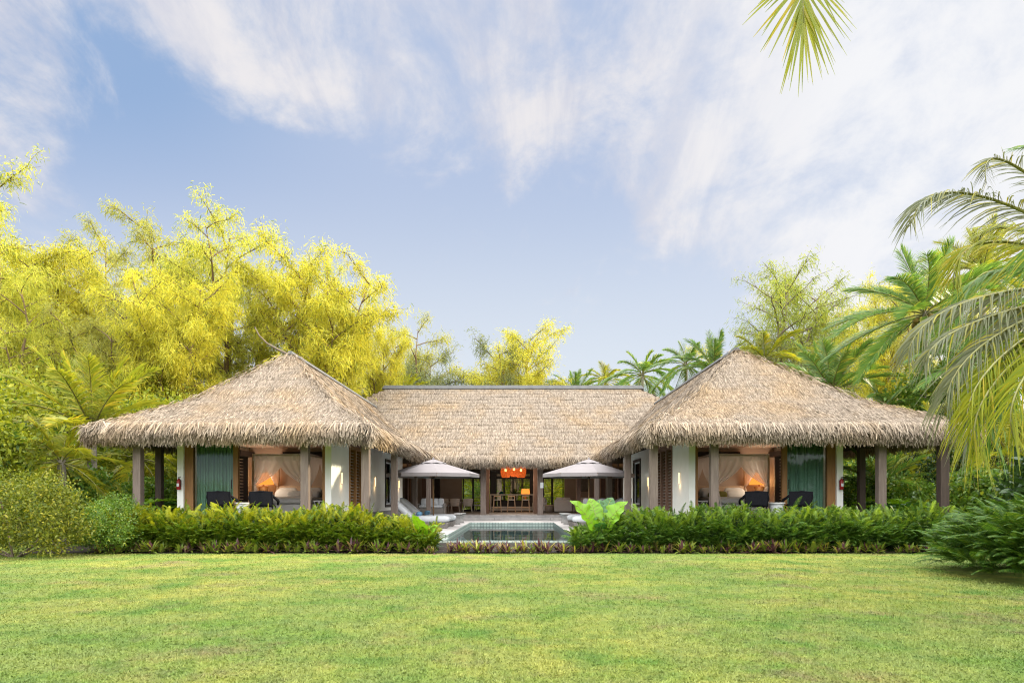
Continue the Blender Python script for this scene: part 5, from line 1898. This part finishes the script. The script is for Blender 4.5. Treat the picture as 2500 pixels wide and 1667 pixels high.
def shrub(key, x, y, sc, rot, label, leafm='shrub_lime', group='leafy shrubs around the garden', name='shrub', zs=1.0, **kw):
    T = thing(name, label, 'shrub', (x, y, 0), rot, group)
    if key not in SHR:
        a = shrub_acc(**kw)
        V = np.concatenate(a.V)
        o = a.build('foliage', [M[leafm], M['bark']], T)
        SHR[key] = (o.data, leafm)
    else:
        me, lm = SHR[key]
        o = link('foliage', me, T)
        if lm != leafm:
            if (key, leafm) not in SHR:
                d = me.copy(); d.materials[0] = M[leafm]; SHR[(key, leafm)] = (d, leafm)
            o.data = SHR[(key, leafm)][0]
    T.scale = (sc, sc, sc * zs)
    return T


shrub('s1', -12.5, 17.0, .95, 0, 'dense lime green bush at the lawn edge, nearest the left side of the picture', seed=201, rx=1.8, ry=1.1, h=2.2, n=17000, size=.075, clumps=110, leafm='shrub_olive')
shrub('s1', -11.0, 18.5, .70, 2.0, 'smaller rounded bush between the lime bush and the fern hedge', leafm='shrub_green')
shrub('s2', -16.7, 19.6, 1.0, 0, 'tall lime green bush towering behind the lawn edge on the left', seed=203, rx=2.4, ry=1.8, h=5.2, n=17000, size=.15, clumps=70)
shrub('s2', -19.6, 24.0, 1.2, 1.2, 'tallest lime bush behind the others at the left picture edge')
shrub('s2', -15.2, 28.5, 1.1, 2.8, 'tall yellow green bush beyond the young palm')
shrub('s2', -13.0, 31.5, 1.05, 4.1, 'tall bush behind the porch of the left pavilion', leafm='shrub_green')
shrub('s2', -19.5, 33.0, 1.5, 0.6, 'broad lime bush at the foot of the tallest casuarina')
shrub('s2', -14.8, 36.5, 1.4, 3.3, 'broad yellow bush at the foot of the golden casuarinas')
shrub('s3', -14.3, 22.6, 1.0, 0, 'low green bush beside the left porch', leafm='shrub_green', seed=205, rx=1.6, ry=1.3, h=2.4, n=8000, size=.16, clumps=45)
shrub('s3', -13.3, 25.0, .9, 1.0, 'low green bush behind the left porch posts', leafm='shrub_green')
shrub('s3', 14.9, 22.4, 1.0, 2.0, 'low green bush beside the right porch', leafm='shrub_green')
shrub('s3', 13.5, 25.4, .95, 3.0, 'low bright bush behind the right porch posts', leafm='shrub_green')
shrub('s3', 16.6, 20.2, 1.15, 0.2, 'dark bush between the right porch and the fern bush', leafm='shrub_dark')
shrub('s2', 17.2, 26.5, 1.0, 1.0, 'tall dark bush under the shaded palm on the right', leafm='shrub_dark')
shrub('s2', 15.0, 31.0, 1.0, 2.0, 'tall green bush behind the right pavilion eave', leafm='shrub_green')
shrub('s2', 20.5, 23.0, 1.1, 3.5, 'tall dark bush at the right picture edge behind the fern bush', leafm='shrub_dark')
shrub('s2', 20.5, 33.0, 1.5, 4.5, 'broad green bush at the foot of the tallest palm', leafm='shrub_green')
shrub('s3', 12.4, 14.6, 1.25, 4.4, 'dark leafy bush close behind the fern bush', leafm='shrub_dark')
gx = [-9.5, -7.0, -4.4, -2.0, .3, 2.4, 4.9, 7.4, 9.7]
names = ['behind the glass corner on the dining side', 'behind the dark dining wall', 'beyond the louvres beside the dining chairs', 'beyond the louvres by the first black column', 'beyond the louvres behind the potted plant',
         'beyond the louvres beside the wicker basket', 'behind the wall with the framed dark print', 'behind the glass corner on the sofa side', 'behind the right pavilion']
for i, x in enumerate(gx):
    shrub('s2', x, 60.5 + 2.2 * (i % 3), .95 + .2 * (i % 2), i * 1.3, f'tall garden bush {names[i]}', leafm='garden_bright', group='garden bushes behind the house')
palm_at('p2', 1170, 1216, 54, .5, 'small palm seen through the louvres beside the dining chairs', sc=.5, trunk=False)
palm_at('p2', 1345, 1216, 54, 2.5, 'small palm seen through the louvres beside the wicker basket', sc=.5, trunk=False, leafm='palm_yellow')

# the far wood that closes the view behind the garden
A = Acc()
g = np.random.default_rng(33)
for x in np.arange(-95, 96, 4.6):
    y = 74 + g.uniform(-4, 8) - .10 * abs(x)
    hh = g.uniform(5.5, 9.5) + (4 if abs(x) > 30 else 0)
    n = 1500
    d = unit(g.normal(size=(n, 3))) * (g.random(n) ** .4)[:, None] * np.array((3.6, 2.6, hh * .55)) + np.array((x, y, hh * .5))
    d[:, 2] = np.abs(d[:, 2])
    D = unit(g.normal(size=(n, 3)) + np.array((0, 0, .3)))
    A.rib(d, D, unit(np.cross(D, g.normal(size=(n, 3)))) * .17, g.uniform(.4, .9, n), np.tile((0, 0, -.2), (n, 1)), (.2, 1, .2))
o = A.build('far_wood', M['shrub_green'])
tag(o, 'green wood closing the view far behind the house', 'wood', None, 'stuff')


# ---- ferns, border plants, taro
def fern_fronds(A, g, P, D, L, mi=0, npin=16, wid=.072):
    """P root, D direction, L length: arching fronds with pinnae on both sides"""
    n = len(P)
    s = np.linspace(.12, .98, npin)
    droop = np.column_stack([np.zeros((n, 2)), -L * g.uniform(.25, .55, n)])
    side = unit(np.cross(D, np.array((0, 0, 1.0))) + g.normal(0, .25, (n, 3)))
    ctr = P[:, None] + D[:, None] * (L[:, None] * s)[..., None] + droop[:, None] * (s ** 2)[None, :, None]
    tan = unit(D[:, None] * L[:, None, None] + 2 * droop[:, None] * s[None, :, None])
    prof = np.sin(np.pi * (.18 + .78 * s)) ** .8
    for sg in (-1, 1):
        dd = unit(side[:, None] * sg + tan * .45 + np.array((0, 0, -.15)))
        ll = np.tile(wid * prof, (n, 1)) * (L / .6)[:, None] * g.uniform(.85, 1.15, (n, npin))
        Pf, Df, Lf = ctr.reshape(-1, 3), dd.reshape(-1, 3), ll.reshape(-1)
        Wf = tan.reshape(-1, 3) * (L.repeat(npin) * .018)[:, None]
        A.rib(Pf, Df, Wf, Lf, np.column_stack([np.zeros((len(Pf), 2)), -Lf * .15]), (1, .18), mi=mi)
    A.rib(P, D, side * .004, L, droop, (1, 1, .4), mi=mi)


def fern_hedge(x0, x1, label, seed, leafm, hfun, n):
    g = np.random.default_rng(seed)
    A = Acc()
    nd = int((x1 - x0) * 900)                              # dark leaf fill inside the hedge: shade between fronds put into its colour
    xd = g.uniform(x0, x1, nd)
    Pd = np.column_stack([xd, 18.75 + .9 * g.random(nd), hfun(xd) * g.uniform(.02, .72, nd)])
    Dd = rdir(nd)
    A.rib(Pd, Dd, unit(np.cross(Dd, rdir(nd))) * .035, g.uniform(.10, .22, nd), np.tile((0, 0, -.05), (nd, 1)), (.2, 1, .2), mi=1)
    xx = g.uniform(x0, x1, n)
    y = 18.55 + 1.25 * g.random(n)
    h = hfun(xx) * g.uniform(.72, 1.0, n)
    f = g.random(n)
    # fronds rise through the body; those near the face lean out over the border
    z = h * np.where(f < .55, g.uniform(.55, .85, n), g.uniform(.10, .6, n))
    y = np.where(f < .55, y, 18.36 + .42 * g.random(n) + .12 * np.sin(xx * 3.1))
    lean = np.where(f < .55, g.uniform(.2, .8, n), g.uniform(.6, 1.3, n))
    a = np.where(f < .55, g.uniform(0, 6.28, n), -1.57 + g.normal(0, .75, n))
    D = unit(np.column_stack([np.cos(a) * lean, np.sin(a) * lean, np.ones(n)]))
    P, Lf = np.column_stack([xx, y, z]), g.uniform(.36, .72, n)
    new = (f < .55) & (g.random(n) < .6)                   # lighter top fronds: light from above put into colour, besides new growth
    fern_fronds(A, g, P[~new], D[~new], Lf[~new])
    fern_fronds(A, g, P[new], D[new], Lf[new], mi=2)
    o = A.build('fern_hedge', [M[leafm], M['shrub_dark'], M['fern_top' if leafm == 'fern' else 'fern_deep_top']])
    # leafy inner body so that the hedge is not see-through
    return tag(o, label, 'hedge', 'fern hedges along the terrace')


wav = lambda x: 1 + .07 * np.sin(x * 2.3 + 1) + .06 * np.sin(x * 5.1) + .04 * np.sin(x * 11.3 + 2)
hl = lambda x: wav(x) * np.where(x > -2.9, .62, np.where(x > -3.9, .92, 1.20))
hr = lambda x: wav(x) * np.where(x < 2.3, .60, np.where(x < 3.2, .92, 1.20))
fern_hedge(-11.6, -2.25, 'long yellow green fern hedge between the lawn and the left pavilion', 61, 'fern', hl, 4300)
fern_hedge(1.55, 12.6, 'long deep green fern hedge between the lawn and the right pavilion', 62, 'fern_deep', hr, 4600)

# big fern bush on the right, near the camera
g = np.random.default_rng(63)
A = Acc()
n = 2200
a = g.uniform(0, 6.28, n); r = np.sqrt(g.random(n))
px, py = 10.0 + 1.6 * r * np.cos(a), 12.5 + 2.2 * r * np.sin(a)
top = 1.42 * np.sqrt(np.clip(1 - .75 * r ** 2, 0, 1))
z = top * g.uniform(.15, .95, n)
D = unit(np.column_stack([np.cos(a) * r * 1.1 + g.normal(0, .35, n), np.sin(a) * r * 1.1 + g.normal(0, .35, n), np.ones(n) * .8]))
fern_fronds(A, g, np.column_stack([px, py, z]), D, g.uniform(.45, .85, n), npin=26, wid=.07)
tag(A.build('fern_bush', M['fern_deep']), 'large deep green fern bush spreading over the lawn beneath the silvery palm fronds', 'fern')


def border_mesh(seed, purple):
    g = np.random.default_rng(seed)
    A = Acc()
    n = 30
    az = g.uniform(0, 6.28, n); el = np.clip(g.normal(.95, .33, n), .2, 1.5)
    D = np.column_stack([np.cos(az) * np.cos(el), np.sin(az) * np.cos(el), np.sin(el)])
    L = g.uniform(.28, .50, n)
    W = unit(np.cross(D, np.array((0, 0, 1.0)))) * .027
    mi = (g.random(n) < purple)
    P = np.column_stack([g.normal(0, .03, (n, 2)), np.full(n, .03)])
    for v in (0, 1):
        k = mi == bool(v)
        A.rib(P[k], D[k], W[k], L[k], np.column_stack([np.zeros((k.sum(), 2)), -L[k] * .30]), (.7, 1, .8, .08), mi=v)
    return A


BM = []
for i, p in enumerate((.25, .45, .65, .85)):
    a = border_mesh(300 + i, p)
    V = np.concatenate(a.V)
    BM.append(a)
proto = []
g = np.random.default_rng(64)
k = 0
for row, (yy, x0, x1, step) in enumerate(((18.14, -11.0, 12.3, .27), (18.42, -11.0, 12.3, .31))):
    for x in np.arange(x0, x1, step):
        if row and g.random() < .35:
            continue
        pool = -2.6 < x < 2.0
        v = int(g.choice(4, p=(.05, .2, .35, .4) if pool else (.60, .25, .10, .05)))
        if len(proto) <= v or proto[v] is None:
            while len(proto) <= v: proto.append(None)
            o = BM[v].build('border_plant', [M['border_green'], M['border_purple']])
            proto[v] = o
        else:
            o = proto[v].copy(); C.objects.link(o)
        o.location = (x + g.normal(0, .06), yy + g.normal(0, .085), 0)
        o.rotation_euler = (0, 0, g.uniform(0, 6.28))
        o.scale = (g.uniform(.65, 1.3),) * 3
        tag(o, 'low spiky border plant with green and purple strap leaves along the lawn edge', 'plant', 'spiky border plants along the lawn edge')
        k += 1


def big_leaf(T, base, tip_dir, stem, size, mat, fold=.25, roll=0.0):
    """taro leaf: stem plus a heart shaped blade with a pale midrib"""
    base, tip_dir = np.array(base, float), np.array(tip_dir, float)
    up = np.array((tip_dir[0] * .35, tip_dir[1] * .35, 1.0)); up /= np.linalg.norm(up)
    att = base + up * stem
    m = MB(); m.tube([base, base + up * stem * .5 + np.array((.02, 0, 0)), att], [.022, .017, .012], 6)
    st = m.build('leaf_stem', M['taro'], T, smooth=True)
    f = unit(tip_dir)
    s = unit(np.cross(f, np.array((0, 0, 1.0)))); nrm = np.cross(s, f)
    if roll:
        s, nrm = s * math.cos(roll) + nrm * math.sin(roll), nrm * math.cos(roll) - s * math.sin(roll)
    m = MB()
    def P(u, v):
        t = v
        w = size * .40 * (math.sin(math.pi * min(1, .16 + .84 * t)) ** .75) * (1.12 - .35 * t)
        x = (u * 2 - 1)
        wave = .035 * size * math.sin(t * 24) * abs(x) ** 1.5
        back = -.22 * size * abs(x) ** 1.3 * max(0, 1 - t * 3)
        p = att + f * (size * (t - .10) + back) + s * (x * w) + nrm * (fold * w * abs(x) + wave - .25 * size * t ** 2)
        return p
    m.grid(P, 10, 16)
    b = m.build('leaf_blade', M[mat], T, smooth=True)
    m = MB(); m.tube([P(.5, t) + nrm * .004 for t in (0, .25, .5, .75, .98)], [.009, .008, .006, .004, .002], 5)
    for t in (.15, .3, .45, .6, .75):
        for e in (.04, .96): m.tube([P(.5, t) + nrm * .004, P((.5 + e) / 2, min(1, t + .07)) + nrm * .006, P(e, min(1, t + .13)) + nrm * .005], [.005, .004, .002], 4)
    m.build('leaf_veins', M['border_green'] if mat == 'taro_dark' else M['rachis'], b)


x0, y0 = PX(1462, 0, 18.9)[0], 18.9
T = thing('taro_plant', 'big lime green taro with broad upright leaves at the right corner of the pool', 'plant', (x0, y0, 0), 0, 'broad leaved taro plants')
for tx, ty, tz, stem, size, mt, roll in ((-.55, -.15, .95, .74, .95, 'taro', .85), (.55, -.15, .95, .72, .95, 'taro', -.85), (.05, .30, .95, .95, .60, 'taro_dark', .0), (.40, .30, .95, 1.02, .66, 'taro_dark', -.6), (-.20, .25, .95, .98, .60, 'taro', .5),
                                         (-.7, -.5, .15, .55, .40, 'taro', 0), (.05, -.6, .55, .60, .45, 'taro_dark', .1), (.8, -.1, .35, .62, .48, 'taro', 0)):
    big_leaf(T, (tx * .08, ty * .08, .02), (tx, ty, tz), stem, size, mt, roll=roll)
x0 = PX(1032, 0, 18.75)[0]
T = thing('taro_plant', 'smaller lime green taro at the left corner of the pool', 'plant', (x0, 18.7, 0), 0, 'broad leaved taro plants')
for tx, ty, tz, stem, size, mt, roll in ((-.15, -.35, .9, .55, .62, 'taro', .2), (.55, -.2, .8, .42, .45, 'taro', -1.1), (-.5, -.3, .4, .4, .35, 'taro', 0)):
    big_leaf(T, (tx * .08, ty * .08, .02), (tx, ty, tz), stem, size, mt, roll=roll)
for i, (x, y, lab, r) in enumerate(((-12.1, 21.6, 'elephant ear plant with a sunlit leaf before the left porch post', 0), (-11.4, 24.2, 'elephant ear plant behind the left porch, nearest the white wall end', 1), (-12.6, 23.6, 'elephant ear plant between the left porch posts', 2.2),
                                 (11.6, 23.9, 'elephant ear plant behind the right porch, nearest the white wall end', .5), (12.6, 22.6, 'elephant ear plant between the right porch posts', 1.7), (13.2, 24.0, 'elephant ear plant beside the last right porch post', 3.0))):
    T = thing('taro_plant', lab, 'plant', (x, y, 0), r, 'broad leaved taro plants')
    for kx in range(8):
        a = kx * 2.4 + r
        big_leaf(T, (.05 * math.cos(a), .05 * math.sin(a), .02), (math.cos(a), math.sin(a), .35), 1.0 + .12 * (kx % 4), .75, 'taro' if kx % 2 else 'taro_dark')

# ------------------------------------------------------------------ short grass of the lawn
g = np.random.default_rng(65)
n = 330000
yy = 3.6 * (17.95 / 3.6) ** g.random(n)
xx = g.uniform(-1, 1, n) * (yy * .80 + 3.2)
ok = ~((((xx - 9.75) / 1.4) ** 2 + ((yy - 12.5) / 2.0) ** 2) < 1)
xx, yy = xx[ok], yy[ok]
n = len(xx)
a = g.uniform(0, 6.28, n); el = np.clip(g.normal(.75, .35, n), .1, 1.5)
D = np.column_stack([np.cos(a) * np.cos(el), np.sin(a) * np.cos(el), np.sin(el)])
L = g.uniform(.018, .045, n)
W = np.column_stack([-np.sin(a), np.cos(a), np.zeros(n)]) * g.uniform(.0035, .008, n)[:, None] * (.7 + yy / 14)[:, None]
A = Acc()
A.rib(np.column_stack([xx, yy, np.full(n, .001)]), D, W, L, np.column_stack([np.zeros((n, 2)), -L * .25]), (1, .35))
tag(A.build('grass', M['blade']), 'short green grass of the wide lawn', 'grass', None, 'stuff')
